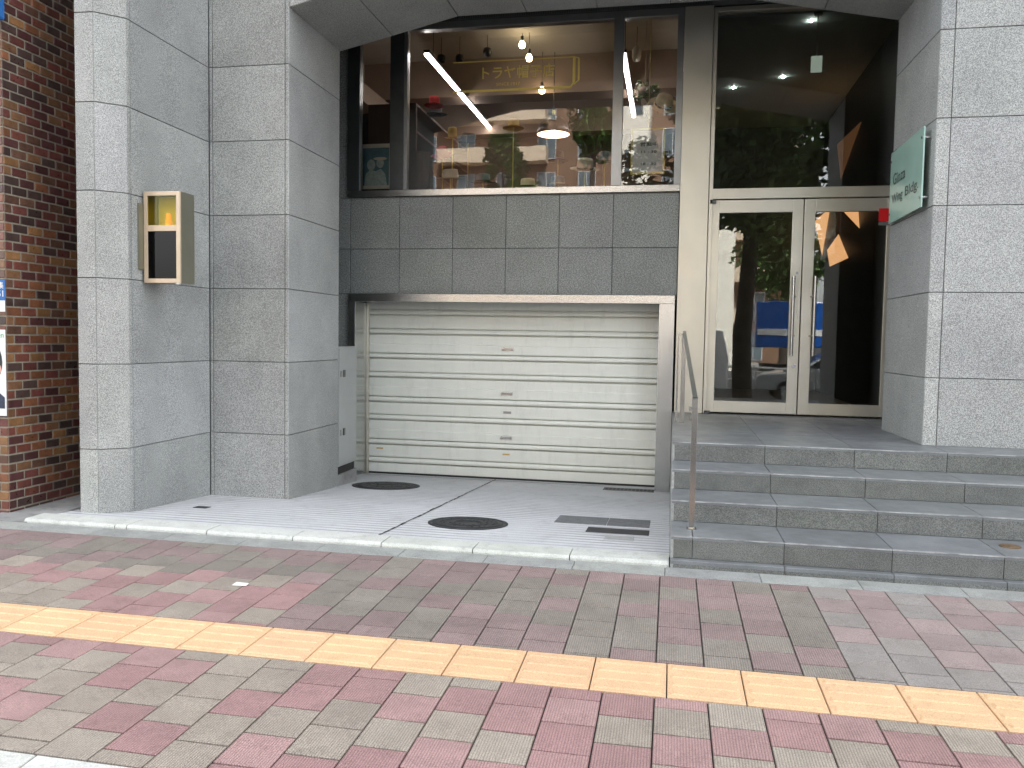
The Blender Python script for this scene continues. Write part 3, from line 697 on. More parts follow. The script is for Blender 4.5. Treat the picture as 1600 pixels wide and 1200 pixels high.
# handrail
H = thing('handrail', (0.18, 5.7, 0.2), 'brushed steel flat bar handrail standing on the left of the steps', 'handrail')
mb = MB()
mb.box(0.152, 0.192, 5.695, 5.707, 0.20, 1.115); mb.build('post', M['rail_steel'], H, bevel=0.002)
mb = MB(); mb.box(0.104, 0.150, 8.41, 8.425, 0.668, 1.575); mb.build('post', M['rail_steel'], H, bevel=0.002)
mb = MB()
a0 = Vector((0.172, 5.69, 1.105)); a1 = Vector((0.128, 8.43, 1.590)); wv = Vector((0.016, 0, 0)); tv = Vector((0, -0.001, 0.012))
mb.mesh([a0-wv, a0+wv, a1+wv, a1-wv, a0-wv+tv, a0+wv+tv, a1+wv+tv, a1-wv+tv], [(0, 3, 2, 1), (4, 5, 6, 7), (0, 1, 5, 4), (1, 2, 6, 5), (2, 3, 7, 6), (3, 0, 4, 7)])
mb.build('rail', M['dark_steel'], H, bevel=0.002)
mb = MB(); mb.box(0.075, 0.104, 8.40, 8.43, 1.565, 1.580); mb.box(0.06, 0.08, 8.40, 8.43, 0.675, 1.578); mb.build('wall_post', M['rail_steel'], H, bevel=0.002)
for z in (0.95, 1.02):
    mb = MB(); mb.box(0.132, 0.152, 5.697, 5.705, z, z+0.03); mb.build('bracket', M['rail_steel'], H, bevel=0.001)
mb = MB(); mb.box(0.14, 0.205, 5.665, 5.735, 0.2, 0.204); mb.build('foot_plate', M['rail_steel'], H)

# ================================================================== THINGS ON THE DRIVEWAY
def disc(name, x, y, r, m, label, grp):
    t = thing(name, (x, y, zd(y)), label, 'manhole cover', grp)
    tl = Matrix.Rotation(math.atan(-0.07), 3, 'X')
    mb = MB(); mb.lathe([(r-0.035, -0.01), (r-0.035, 0.006), (r, 0.006), (r, -0.01)], (x, y, zd(y)), 48, tilt=tl); mb.build('rim', M['iron'], t)
    mb = MB(); mb.lathe([(0, 0.005), (r*0.35, 0.005), (r*0.36, 0.007), (r*0.40, 0.007), (r*0.41, 0.005), (r*0.7, 0.005), (r*0.71, 0.007), (r*0.75, 0.007), (r*0.76, 0.005), (r-0.038, 0.005), (r-0.038, -0.01)], (x, y, zd(y)), 48, tilt=tl)
    for i in range(60):
        a = rnd.uniform(0, 2*PI); q = rnd.uniform(0.08, r-0.07); px, py = x+q*math.cos(a), y+q*math.sin(a)
        mb.box(px-0.008, px+0.008, py-0.008, py+0.008, zd(py)+0.003, zd(py)+0.0085)
    mb.build('lid', m, t)
disc('manhole_cover', -1.625, 6.50, 0.335, M['iron'], 'dark round manhole cover near the pale kerb, the nearer of the two', 'round manhole covers in the driveway')
disc('manhole_cover', -3.15, 8.72, 0.385, M['iron'], 'dark round manhole cover close to the left end of the shutter', 'round manhole covers in the driveway')
def plate(name, x0, x1, y0, y1, m, label, split=()):
    mb = MB(); xs_ = [x0]+list(split)+[x1]
    for a, c in zip(xs_[:-1], xs_[1:]):
        mb.slab([(a, y0, zd(y0)+0.005), (c, y0, zd(y0)+0.005), (c, y1, zd(y1)+0.005), (a, y1, zd(y1)+0.005)], 0.03, 0.006, 0.002)
    return tag(mb.build(name, m), label, 'cover')
plate('utility_cover', -0.95, -0.135, 6.82, 7.24, M['cover_grey'], 'large grey rectangular utility cover beside the steps', (-0.50,))
plate('utility_cover', -0.64, -0.13, 6.44, 6.68, M['iron'], 'dark rectangular utility cover in front of the larger grey one')
plate('utility_cover', -0.47, -0.24, 6.14, 6.33, M['cover_pale'], 'small pale utility plate nearest the kerb')
plate('utility_cover', -4.12, -3.99, 6.42, 6.52, M['iron'], 'tiny dark plate in the driveway beside the left pier')
t = thing('drain_grate', (-0.43, 9.6, zd(9.6)), 'black slotted drain grate by the right end of the shutter', 'grate')
mb = MB(); mb.box(-0.74, -0.15, 9.42, 9.435, zd(9.42)-0.02, zd(9.42)+0.006); mb.box(-0.74, -0.15, 9.66, 9.675, zd(9.66)-0.02, zd(9.66)+0.006); mb.build('frame', M['cover_grey'], t)
mb = MB(); mb.face([(-0.74, 9.435, zd(9.435)+0.003), (-0.15, 9.435, zd(9.435)+0.003), (-0.15, 9.66, zd(9.66)+0.003), (-0.74, 9.66, zd(9.66)+0.003)]); mb.build('void', M['black'], t)
mb = MB(); x = -0.73
while x < -0.16:
    mb.mesh([(x, 9.435, zd(9.435)+0.0065), (x+0.012, 9.435, zd(9.435)+0.0065), (x+0.012, 9.66, zd(9.66)+0.0065), (x, 9.66, zd(9.66)+0.0065)], [(0, 1, 2, 3)]); x += 0.045
mb.build('bars', M['cover_grey'], t)
mb = MB()
mb.face([(-3.86, 9.80, zd(9.80)+0.004), (-0.76, 9.80, zd(9.80)+0.004), (-0.76, 9.83, zd(9.83)+0.004), (-3.86, 9.83, zd(9.83)+0.004)])
tag(mb.build('slot_drain', M['cover_grey']), 'thin grey slot drain running along the foot of the shutter', 'drain')

# grey equipment cabinet
t = thing('equipment_cabinet', (-3.9, 8.72, zd(8.7)), 'grey metal equipment cabinet in the recess left of the shutter', 'cabinet')
mb = MB(); mb.box(-4.30, -3.63, 8.45, 8.99, 0.02, 1.375); mb.build('body', M['cabinet'], t, bevel=0.006)
mb = MB(); mb.box(-3.631, -3.618, 8.475, 8.975, 0.05, 1.35); dr = mb.build('door', M['cabinet'], t, bevel=0.003)
for y, z in ((8.60, 1.07), (8.60, 0.41)):
    mb = MB(); mb.box(-3.619, -3.606, y-0.02, y+0.025, z-0.04, z+0.04); mb.build('latch', M['dark_steel'], dr, bevel=0.002)
    mb = MB(); mb.box(-3.619, -3.609, y-0.10, y-0.06, z-0.035, z+0.03); mb.build('lock_plate', M['rail_steel'], dr, bevel=0.002)
mb = MB(); mb.box(-4.28, -3.65, 8.47, 8.97, -0.07, 0.02); mb.build('vent_base', M['black'], t)
mb = MB(); mb.box(-4.30, -3.62, 8.44, 9.0, -0.35, -0.07); mb.build('plinth', M['concrete'], t)

# warning light box on the left pier
t = thing('warning_light_box', (-4.2, 6.28, 2.3), 'gold framed wall box with yellow and dark windows on the left pier', 'signal box')
xa, xb, yf, yb_, z0, z1 = -4.41, -4.07, 6.185, 6.40, 1.918, 2.684
mb = MB(); f_ = 0.036; zm0, zm1 = 2.352, 2.402
mb.box(xa, xa+f_, yf, yf+0.02, z0, z1); mb.box(xb-f_, xb, yf, yf+0.02, z0, z1)
for a, c in ((z0, z0+f_), (zm0, zm1), (z1-f_, z1)): mb.box(xa+f_, xb-f_, yf, yf+0.02, a, c)
mb.build('front_frame', M['box_metal'], t, bevel=0.002)
mb = MB(); mb.box(xb-0.012, xb-0.002, yf+0.022, yb_, z0, z1); mb.box(xa, xa+0.01, yf+0.022, yb_, z0, z1); mb.box(xa+0.01, xb-0.012, yf+0.022, yb_, z0, z0+0.01); mb.box(xa+0.01, xb-0.012, yf+0.022, yb_, z1-0.01, z1); mb.box(xa+0.01, xb-0.012, yb_-0.01, yb_, z0+0.01, z1-0.01); mb.box(xa+0.01, xb-0.012, yf+0.022, yb_-0.01, 2.37, 2.38)
mb.build('housing', M['box_side'], t)
mb = MB(); mb.box(xa+f_, xb-f_, yf+0.008, yf+0.013, zm1, z1-f_); mb.build('yellow_window', M['amber'], t)
mb = MB(); mb.box(xa+f_, xb-f_, yf+0.008, yf+0.013, z0+f_, zm0); mb.build('dark_window', M['smoke'], t)
mb = MB(); mb.box(xa+0.015, xb-0.017, yb_-0.03, yb_-0.012, 2.385, z1-0.015); mb.build('yellow_liner', mat('yellow_liner', (0.85, 0.72, 0.06), 0.5, vary=0.05), t)
mb = MB(); mb.lathe([(0.03, 2.382), (0.03, 2.44), (0.022, 2.445), (0.022, 2.49), (0.015, 2.51), (0, 2.515)], (xa+0.185, yf+0.075, 0), 18); bc = mb.build('beacon', M['beacon'], t)
mb = MB(); mb.box(xa+0.012, xb-0.014, yf+0.05, yf+0.06, z0+0.012, 2.368); mb.build('added_dark_sheet', M['black'], t)  # black sheet added so the inside behind the lower window looks dark
mb = MB(); mb.box(xa-0.02, xa-0.002, 6.13, 6.35, 2.03, 2.58); mb.build('back_plate', M['box_side'], t)
mb = MB(); mb.box(xb-0.045, xb-0.012, yf+0.005, yf+0.03, z0-0.012, z0-0.001); mb.build('latch', M['white'], t)

# glass name plate on the right pier
t = thing('name_plate', (2.02, 7.9, 2.98), 'green glass building name plate reading Ginza Wing Bldg. on the right pier', 'sign')
gp = MB(); px = 2.00
gp.box(px, px+0.012, 7.315, 8.33, 2.645, 3.305); gp.build('glass_plate', mat('green_glass_plate', (0.36, 0.55, 0.47), 0.16, vary=0.05, vscale=3), t)
for y in (7.345, 8.30):
    for z in (2.73, 3.22):
        mb = MB(); mb.cyl((px-0.008, y, z), (2.06, y, z), 0.012, n=12); mb.build('stand_off', M['rail_steel'], t)
for s_, y, z, h, wd in (('Ginza', 8.22, 2.985, 0.105, 0.40), ('Wing', 8.24, 2.79, 0.11, 0.36), ('Bldg.', 7.80, 2.79, 0.11, 0.40)):
    text_mb(s_, (px-0.001, y, z), (0, -1, 0), (0, 0, 1), h, 0.001, 0.008, width=wd).build('lettering', M['ink'], t)

# paper scrap
mb = MB(); mb.mesh([(-2.565, 4.40, zs(4.4)+0.004), (-2.475, 4.41, zs(4.4)+0.004), (-2.48, 4.455, zs(4.45)+0.006), (-2.56, 4.45, zs(4.45)+0.010), (-2.52, 4.43, zs(4.43)+0.012)], [(0, 1, 4), (1, 2, 4), (2, 3, 4), (3, 0, 4)])
tag(mb.build('paper_scrap', M['paper']), 'small white crumpled paper scrap lying on the pavers', 'litter')

# ================================================================== BRICK BUILDING
K = thing('brick_building', (-7, 5.65, 0), 'dark red and ochre brick building across the narrow alley on the left', 'building')
BR = [(0.15, 0.050, 0.034), (0.19, 0.075, 0.036), (0.22, 0.11, 0.045), (0.13, 0.042, 0.034), (0.075, 0.028, 0.026), (0.18, 0.09, 0.045), (0.11, 0.055, 0.036), (0.06, 0.036, 0.030)]
bm_ = MB(); rh = 0.0755; r_ = 0; z = -0.05
while z < 5.0:
    off = (r_ % 2)*0.08; y = 5.65-0.0
    # side wall facing the alley (normal +X)
    yy = 5.655-off*1.0
    while yy < 8.6:
        a = max(yy, 5.652); c = yy+0.16
        if c-a > 0.02:
            w_ = [2, 3, 3, 2, 2, 1, 2, 2]
            if z < 0.35: w_ = [1, 1, 0, 2, 3, 1, 3, 4]
            elif z > 2.3: w_ = [2, 1, 1, 3, 4, 2, 4, 3]
            col = rnd.choices(BR, w_)[0]; v = rnd.uniform(0.8, 1.25)
            bm_.slab([(-5.28, a, z), (-5.28, c, z), (-5.28, c, z+rh), (-5.28, a, z+rh)], 0.02, 0.014, 0.003, (col[0]*v, col[1]*v, col[2]*v, 1))
        yy += 0.16
    xx = -5.28-0.16+off
    xx = -5.282-(0.08 if r_ % 2 else 0.16)
    first = True; c = -5.282
    while c > -8.6:
        a = c-(0.08 if (first and r_ % 2) else 0.16); first = False
        col = rnd.choices(BR, [3, 3, 2, 2, 1, 2, 2, 1])[0]; v = rnd.uniform(0.85, 1.25)
        bm_.slab([(a, 5.65, z), (c, 5.65, z), (c, 5.65, z+rh), (a, 5.65, z+rh)], 0.02, 0.014, 0.003, (col[0]*v, col[1]*v, col[2]*v, 1)); c = a
    z += rh; r_ += 1
bm_.build('brick_facing', M['brick'], K)
mb = MB(); mb.box(-14, -5.287, 5.657, 20, -0.3, 5.0); mb.build('mortar_bed', M['mortar'], K)
mb = MB(); mb.box(-14, -5.28, 5.65, 20, 5.0, 24); mb.build('upper_wall', M['apt_brick'], K)
# poster and notice on its front
t = thing('election_poster', (-5.5, 5.64, 1.15), 'white poster with a dark haired man in a navy suit on the brick corner', 'poster')
mb = MB(); mb.box(-5.80, -5.282, 5.640, 5.644, 0.80, 1.50); mb.build('sheet', M['paper'], t)
mb = MB(); mb.prism([(0, 0)]*3, 0, 0) if False else None
def flat(name, pts, m, y, parent):
    q = MB(); q.mesh([(x, y, z_) for x, z_ in pts]+[(x, y+0.001, z_) for x, z_ in pts], [tuple(range(len(pts)))]+[(i, (i+1) % len(pts), len(pts)+(i+1) % len(pts), len(pts)+i) for i in range(len(pts))]); return q.build(name, m, parent)
def ell(cx, cz, rx, rz, n=22, a0=0, a1=2*PI): return [(cx+rx*math.cos(a0+(a1-a0)*i/n), cz+rz*math.sin(a0+(a1-a0)*i/n)) for i in range(n)]
flat('printed_hair', ell(-5.43, 1.235, 0.118, 0.165), M['ink'], 5.6385, t)
flat('printed_face', ell(-5.445, 1.20, 0.095, 0.135), M['skin'], 5.637, t)
flat('printed_ear', ell(-5.338, 1.18, 0.016, 0.035, 12), M['skin'], 5.6365, t)
flat('printed_suit', [(-5.79, 0.86), (-5.295, 0.86), (-5.295, 0.95), (-5.36, 1.00), (-5.43, 1.03), (-5.50, 1.03), (-5.62, 0.99), (-5.79, 0.93)], M['navy'], 5.6375, t)
text_mb('en', (-5.352, 5.6395, 1.435), (1, 0, 0), (0, 0, 1), 0.03, 0.001).build('printed_letters', M['green_print'], t)
t = thing('wall_notice', (-5.5, 5.64, 1.77), 'blue and white notice fixed above the poster on the brick corner', 'notice')
mb = MB(); mb.box(-5.80, -5.276, 5.640, 5.644, 1.645, 1.90); mb.build('board', M['blue'], t)
mb = MB(); mb.box(-5.80, -5.276, 5.637, 5.6395, 1.645, 1.735); mb.build('white_band', M['paper'], t)
text_mb('集', (-5.345, 5.6395, 1.83), (1, 0, 0), (0, 0, 1), 0.055, 0.001, 0.01).build('printed_letters', M['paper'], t)
text_mb('51', (-5.345, 5.6395, 1.765), (1, 0, 0), (0, 0, 1), 0.05, 0.001, 0.01).build('printed_letters', M['paper'], t)
t = thing('projecting_sign', (-5.4, 5.6, 4.1), 'blue edged pale sign projecting high up at the brick corner', 'sign')
mb = MB(); mb.box(-5.75, -5.222, 5.54, 5.64, 3.93, 4.60); mb.build('casing', M['blue'], t, bevel=0.02)
mb = MB(); mb.box(-5.72, -5.255, 5.532, 5.5385, 3.97, 4.57); mb.build('face', mat('pale_blue_panel', (0.45, 0.62, 0.66), 0.4, vary=0.05), t)

# ================================================================== SHOP INTERIOR
mb = MB(); mb.box(-4.74, 0.06, 9.95, 15.0, 5.62, 5.69); mb.build('shop_ceiling', M['shop_ceiling'], B)
mb = MB(); mb.box(-4.74, 0.06, 9.945, 15.0, 2.9, 2.99); mb.build('shop_floor', M['wood'], B)
mb = MB(); mb.box(-4.74, 0.0, 14.5, 14.6, 2.99, 5.62); mb.build('shop_back_wall', M['shop_wall'], B)
mb = MB(); mb.box(-4.74, -4.70, 9.72, 14.5, 2.99, 5.62); mb.build('shop_side_wall', M['shop_side'], B); mb = MB(); mb.box(0.0, 0.052, 9.92, 14.5, 2.99, 5.62); mb.build('shop_side_wall', M['shop_side'], B); mb = MB(); mb.box(-4.70, -4.47, 9.72, 9.76, 3.19, 5.62); mb.build('shop_side_wall', M['shop_side'], B)
mb = MB(); mb.box(-4.70, 0.0, 11.9, 12.3, 5.08, 5.62); mb.box(-4.70, 0.0, 13.6, 13.9, 4.95, 5.62); mb.build('shop_beam', M['shop_beam'], B)
mb = MB(); mb.box(-4.70, -4.35, 9.98, 14.5, 4.80, 5.06); mb.build('shop_duct', M['shop_beam'], B)
for i, (x, y0, y1, lab) in enumerate(((-3.12, 9.98, 14.2, 'long lit white ceiling tube slanting across the wide window pane'), (-0.68, 10.33, 13.2, 'long lit white ceiling tube seen in the right window pane'))):
    t = thing('tube_light', (x, (y0+y1)/2, 5.05), lab, 'light', 'lit ceiling tubes in the shop')
    ym = (y0+y1)/2-0.7
    for a, c in ((y0, ym-0.03), (ym+0.03, y1)):
        mb = MB(); mb.box(x-0.026, x+0.026, a, c, 5.035, 5.06); mb.build('diffuser', M['tube'], t)
    mb = MB(); mb.box(x-0.04, x+0.04, y0, y1, 5.062, 5.10); mb.build('housing', M['lampout'], t)
    for y in (y0+0.3, y1-0.3):
        mb = MB(); mb.cyl((x, y, 5.10), (x, y, 5.62), 0.004, n=6); mb.build('wire', M['lampout'], t)
# pendant lamp
t = thing('pendant_lamp', (-1.76, 11.8, 4.6), 'black dome pendant lamp glowing pink inside, hanging in the shop', 'lamp')
mb = MB(); mb.lathe([(0.0, 4.735), (0.05, 4.73), (0.13, 4.69), (0.20, 4.61), (0.235, 4.51), (0.24, 4.455), (0.236, 4.455)], (-1.76, 11.8, 0), 32); mb.build('shade', M['lampout'], t)
mb = MB(); mb.lathe([(0.0, 4.72), (0.12, 4.68), (0.19, 4.60), (0.228, 4.51), (0.234, 4.458)], (-1.76, 11.8, 0), 32); mb.build('shade_lining', M['lampin'], t)
mb = MB(); mb.lathe([(0, 4.50), (0.05, 4.52), (0.06, 4.56), (0.04, 4.60), (0, 4.62)], (-1.76, 11.8, 0), 16); mb.build('bulb', M['bulb'], t)
mb = MB(); mb.cyl((-1.76, 11.8, 4.73), (-1.76, 11.8, 4.80), 0.022, n=12); mb.build('cap', M['gold'], t)
mb = MB(); mb.cyl((-1.76, 11.8, 4.80), (-1.76, 11.8, 5.62), 0.006, n=8); mb.build('cord', M['lampout'], t)
for (x, y, z), lab in (((-2.09, 11.0, 5.46), 'bare lit bulb highest below the shop ceiling'), ((-1.99, 11.0, 5.28), 'bare lit bulb just below the highest one'), ((-1.93, 11.75, 5.07), 'bare lit bulb above the black pendant lamp')):
    t = thing('light_bulb', (x, y, z), lab, 'bulb', 'bare bulbs in the shop')
    mb = MB(); mb.lathe([(0, -0.045), (0.032, -0.032), (0.046, 0), (0.034, 0.034), (0.018, 0.06)], (x, y, z), 16); mb.build('globe', M['bulb'], t)
    mb = MB(); mb.cyl((x, y, z+0.055), (x, y, z+0.12), 0.02, n=12); mb.cyl((x, y, z+0.12), (x, y, 5.62), 0.004, n=6); mb.build('socket', M['lampout'], t)
for (x, y, z), lab in (((-3.22, 11.0, 5.33), 'dark round ceiling ornament leftmost of three'), ((-2.96, 11.0, 5.32), 'dark round ceiling ornament in the middle of three'), ((-2.57, 11.0, 5.39), 'dark round ceiling ornament rightmost of three')):
    t = thing('ceiling_speaker', (x, y, z), lab, 'speaker', 'dark round speakers below the shop ceiling')
    mb = MB(); mb.lathe([(0, -0.06), (0.05, -0.05), (0.062, 0), (0.05, 0.05), (0, 0.06)], (x, y, z), 18); mb.build('ball', M['lampout'], t)
    mb = MB(); mb.cyl((x, y, z+0.05), (x, y, 5.62), 0.004, n=6); mb.build('cord', M['lampout'], t)
t = thing('white_lantern', (-0.55, 11.0, 5.27), 'small white lantern hanging in the right window pane', 'lantern')
mb = MB(); mb.lathe([(0, 5.17), (0.045, 5.18), (0.06, 5.24), (0.06, 5.32), (0.03, 5.36), (0, 5.36)], (-0.55, 11, 0), 18); mb.build('shade', M['cream_felt'], t)
mb = MB(); mb.cyl((-0.55, 11, 5.36), (-0.55, 11, 5.62), 0.004, n=6); mb.build('cord', M['lampout'], t)
# shelf
t = thing('hat_shelf', (-3.5, 11.2, 2.99), 'tall dark wooden hat shelf on the left inside the shop', 'shelf')
mb = MB(); mb.box(-3.95, -3.30, 10.15, 10.19, 2.99, 4.50); mb.box(-3.95, -3.30, 12.9, 12.94, 2.99, 4.50); mb.build('side_panel', M['wood'], t)
for z in (3.35, 3.75, 4.13, 4.47):
    mb = MB(); mb.box(-3.95, -3.30, 10.19, 12.9, z, z+0.03); mb.build('shelf_board', M['wood'], t)
t = thing('display_cabinet', (-3.1, 10.6, 2.99), 'low brown wooden cabinet below the hat shelf', 'cabinet')
mb = MB(); mb.box(-3.32, -3.10, 10.05, 10.14, 2.99, 3.86); mb.build('panel', M['wood'], t)
def hat(x, y, z, r, crown_h, m, band, label, tilt=0.0, tz=0.0, brim=1.0, stand=None):
    t = thing('hat', (x, y, z), label, 'hat', 'hats shown in the shop')
    T = Matrix.Rotation(tz, 3, 'Z') @ Matrix.Rotation(tilt, 3, 'X'); cr = r*0.55
    mb = MB(); mb.lathe([(r*brim, 0.012), (r*0.8*brim, 0.0), (cr, 0.006), (cr*0.98, crown_h*0.6), (cr*0.9, crown_h*0.93), (cr*0.6, crown_h), (0, crown_h*0.94)], (x, y, z), 28, 1, 1.1, tilt=T); mb.build('crown', m, t)
    if band:
        mb = MB(); mb.lathe([(cr+0.002, 0.008), (cr+0.003, 0.035)], (x, y, z), 28, 1, 1.1, tilt=T); mb.build('band', band, t)
    if stand:
        s_ = thing('hat_stand', (x, y, stand), 'slim stand carrying the '+label, 'stand', 'hat stands in the shop window')
        mb = MB(); mb.cyl((x, y, stand), (x, y, z+crown_h*0.5), 0.008, n=8); mb.build('rod', M['gold'], s_)
        mb = MB(); mb.cyl((x, y, stand), (x, y, stand+0.012), 0.07, n=20); mb.build('foot', M['gold'], s_)
hat(-0.17, 10.2, 4.36, 0.19, 0.12, M['straw'], M['blk_felt'], 'straw boater with black band hanging in the right pane', 0.75, 0.25)
hat(-0.38, 10.25, 4.30, 0.16, 0.12, M['cream_felt'], M['blk_felt'], 'white hat with black band beside the straw boater', 1.3, 1.2)
hat(-3.12, 10.35, 4.50, 0.13, 0.13, M['red_felt'], M['blk_felt'], 'red hat on top of the hat shelf', 0, 0)
hat(-3.22, 10.75, 4.50, 0.16, 0.13, M['blk_felt'], None, 'black hat on top of the hat shelf beside the red one', 0.1, 0)
hat(-2.88, 10.4, 4.10, 0.11, 0.14, M['yellow_felt'], None, 'mustard hat beside the slanting shelf edge', 0.2, 0, 1.0, 2.99)
hat(-2.72, 10.6, 4.08, 0.17, 0.13, M['blk_felt'], None, 'black hat right of the mustard hat', 0.25, 0.5, 1.0, 2.99)
hat(-3.00, 10.35, 3.86, 0.15, 0.12, M['pink_felt'], None, 'magenta hat in the lower left of the wide pane', 0.5, 0, 1.0, 2.99)
hat(-2.11, 10.6, 4.24, 0.14, 0.13, M['yellow_felt'], M['blk_felt'], 'mustard brimmed hat left of the pendant lamp', 0, 0, 1.0, 2.99)
hat(-1.47, 10.3, 3.74, 0.13, 0.13, M['blk_felt'], M['purple_felt'], 'black hat with violet band under the pendant lamp', 0, 0, 1.0, 2.99)
hat(-1.12, 10.25, 3.62, 0.19, 0.14, M['cream_felt'], M['blk_felt'], 'cream hat with black band near the right mullion', 0.35, 0.2, 1.0, 2.99)
hat(-0.88, 10.3, 3.72, 0.14, 0.13, M['grey_felt'], None, 'grey hat next to the right mullion', 0.1, 0, 1.0, 2.99)
hat(-2.86, 10.25, 3.55, 0.19, 0.12, M['cream_felt'], None, 'pale cream hat low at the left of the wide pane', 0.2, 0, 1.0, 2.99)
hat(-2.45, 10.35, 3.50, 0.17, 0.12, M['grey_felt'], M['blk_felt'], 'grey hat with black band low in the wide pane', 0.1, 0, 1.0, 2.99)
hat(-1.45, 10.2, 3.42, 0.16, 0.12, M['grey_felt'], M['cream_felt'], 'grey hat with cream band at the bottom of the wide pane', 0.1, 0, 1.0, 2.99)
hat(-1.85, 10.3, 3.42, 0.17, 0.12, M['straw'], M['blk_felt'], 'straw hat at the bottom centre of the wide pane', 0.15, 0, 1.0, 2.99)
# notice board in the right pane
t = thing('notice_board', (-0.33, 9.78, 3.7), 'white opening hours notice in a gilt frame in the right pane', 'notice')
mb = MB(); fx0, fx1, fz0, fz1 = -0.53, -0.135, 3.455, 3.985
for q in ((fx0, fx0+0.02, fz0, fz1), (fx1-0.02, fx1, fz0, fz1), (fx0+0.02, fx1-0.02, fz0, fz0+0.02), (fx0+0.02, fx1-0.02, fz1-0.02, fz1)): mb.box(q[0], q[1], 9.77, 9.80, q[2], q[3])
mb.build('frame', M['gold'], t)
mb = MB(); mb.box(fx0+0.02, fx1-0.02, 9.78, 9.79, fz0+0.02, fz1-0.02); mb.build('sheet', M['paper'], t)
text_mb('営業中', (-0.42, 9.779, 3.78), (1, 0, 0), (0, 0, 1), 0.045, 0.001, 0.01, width=0.20).build('lettering', M['ink'], t)
text_mb('11 : 30', (-0.41, 9.779, 3.70), (1, 0, 0), (0, 0, 1), 0.03, 0.001, 0.01, width=0.18).build('lettering', M['ink'], t)
text_mb('18 : 30', (-0.41, 9.779, 3.56), (1, 0, 0), (0, 0, 1), 0.03, 0.001, 0.01, width=0.18).build('lettering', M['ink'], t)
mb = MB(); mb.cyl((-0.33, 9.785, 3.985), (-0.33, 9.785, 5.62), 0.004, n=6); mb.build('cord', M['gold'], t)
# framed portrait in the narrow left pane
t = thing('framed_picture', (-3.72, 9.86, 3.64), 'framed blue photograph of two people in hats in the narrow left pane', 'picture')
fx0, fx1, fz0, fz1 = -3.95, -3.50, 3.36, 3.92; mb = MB()
for q in ((fx0, fx0+0.05, fz0, fz1), (fx1-0.05, fx1, fz0, fz1), (fx0+0.05, fx1-0.05, fz0, fz0+0.04), (fx0+0.05, fx1-0.05, fz1-0.05, fz1)): mb.box(q[0], q[1], 9.84, 9.87, q[2], q[3])
mb.build('frame', M['cream_felt'], t)
mb = MB(); mb.box(fx0+0.05, fx1-0.05, 9.85, 9.86, fz0+0.04, fz1-0.05); mb.build('print', M['print_blue'], t)
flat('printed_figure', ell(-3.79, 3.66, 0.055, 0.07)+[], M['print_pale'], 9.846, t)
flat('printed_figure', ell(-3.67, 3.68, 0.05, 0.06), M['print_pale'], 9.845, t)
flat('printed_hat', ell(-3.67, 3.735, 0.09, 0.02), M['cream_felt'], 9.843, t)
flat('printed_coat', [(-3.88, 3.40), (-3.575, 3.40), (-3.60, 3.54), (-3.66, 3.61), (-3.73, 3.58), (-3.80, 3.60), (-3.86, 3.55)], M['print_pale'], 9.8445, t)
# hat block stands in the left pane
t = thing('display_bust', (-3.88, 10.35, 3.6), 'tall dark display bust behind the framed photograph', 'bust')
mb = MB(); mb.lathe([(0.11, 2.99), (0.10, 3.8), (0.12, 4.1), (0.13, 4.3), (0.09, 4.42), (0, 4.45)], (-4.02, 10.35, 0), 20); mb.build('body', M['blk_felt'], t)
# potted plant upper right
def leaves(mb, c, rx, rz, n, size, seed, cone=False):
    q = random.Random(seed)
    clumps = []
    while len(clumps) < 46:
        a_ = (q.uniform(-1, 1), q.uniform(-1, 1), q.uniform(-1, 1))
        if cone or a_[0]**2+a_[1]**2+a_[2]**2 < 1: clumps.append((a_[0]*0.8, a_[1]*0.8, a_[2]*0.85, q.uniform(0.18, 0.36), q.uniform(0.55, 1.35)))
    for _ in range(n):
        cx, cy_, cz, cr, tn = q.choice(clumps)
        if cone: k_ = 1.15-0.5*(cz+0.9); cx *= k_; cy_ *= k_; cr *= 0.75
        d_ = Vector((q.gauss(0, 1), q.gauss(0, 1), q.gauss(0, 1))).normalized()*cr*q.random()**0.4
        p = Vector(((cx+d_.x)*rx, (cy_+d_.y)*rx, (cz+d_.z)*rz))+Vector(c)
        a = Vector((q.gauss(0, 1), q.gauss(0, 1), q.gauss(0, 0.6))).normalized(); b_ = a.orthogonal().normalized(); s_ = size*q.uniform(0.6, 1.3)
        tn2 = tn*q.uniform(0.75, 1.25)
        mb.mesh([p-a*s_, p+b_*s_*0.45, p+a*s_, p-b_*s_*0.45], [(0, 1, 2, 3)], (tn2, tn2*1.0, tn2*0.9, 1))
t = thing('hanging_plant', (-0.42, 10.8, 4.75), 'small trailing plant hanging left of the straw boater', 'plant')
mb = MB(); leaves(mb, (-0.42, 10.8, 4.72), 0.2, 0.14, 260, 0.035, 5); mb.build('foliage', M['leaf'], t)
mb = MB(); mb.lathe([(0.0, 4.66), (0.07, 4.66), (0.09, 4.78), (0.08, 4.78)], (-0.42, 10.8, 0), 16); mb.cyl((-0.42, 10.8, 4.78), (-0.42, 10.8, 5.62), 0.003, n=6); mb.build('pot', M['shop_beam'], t)

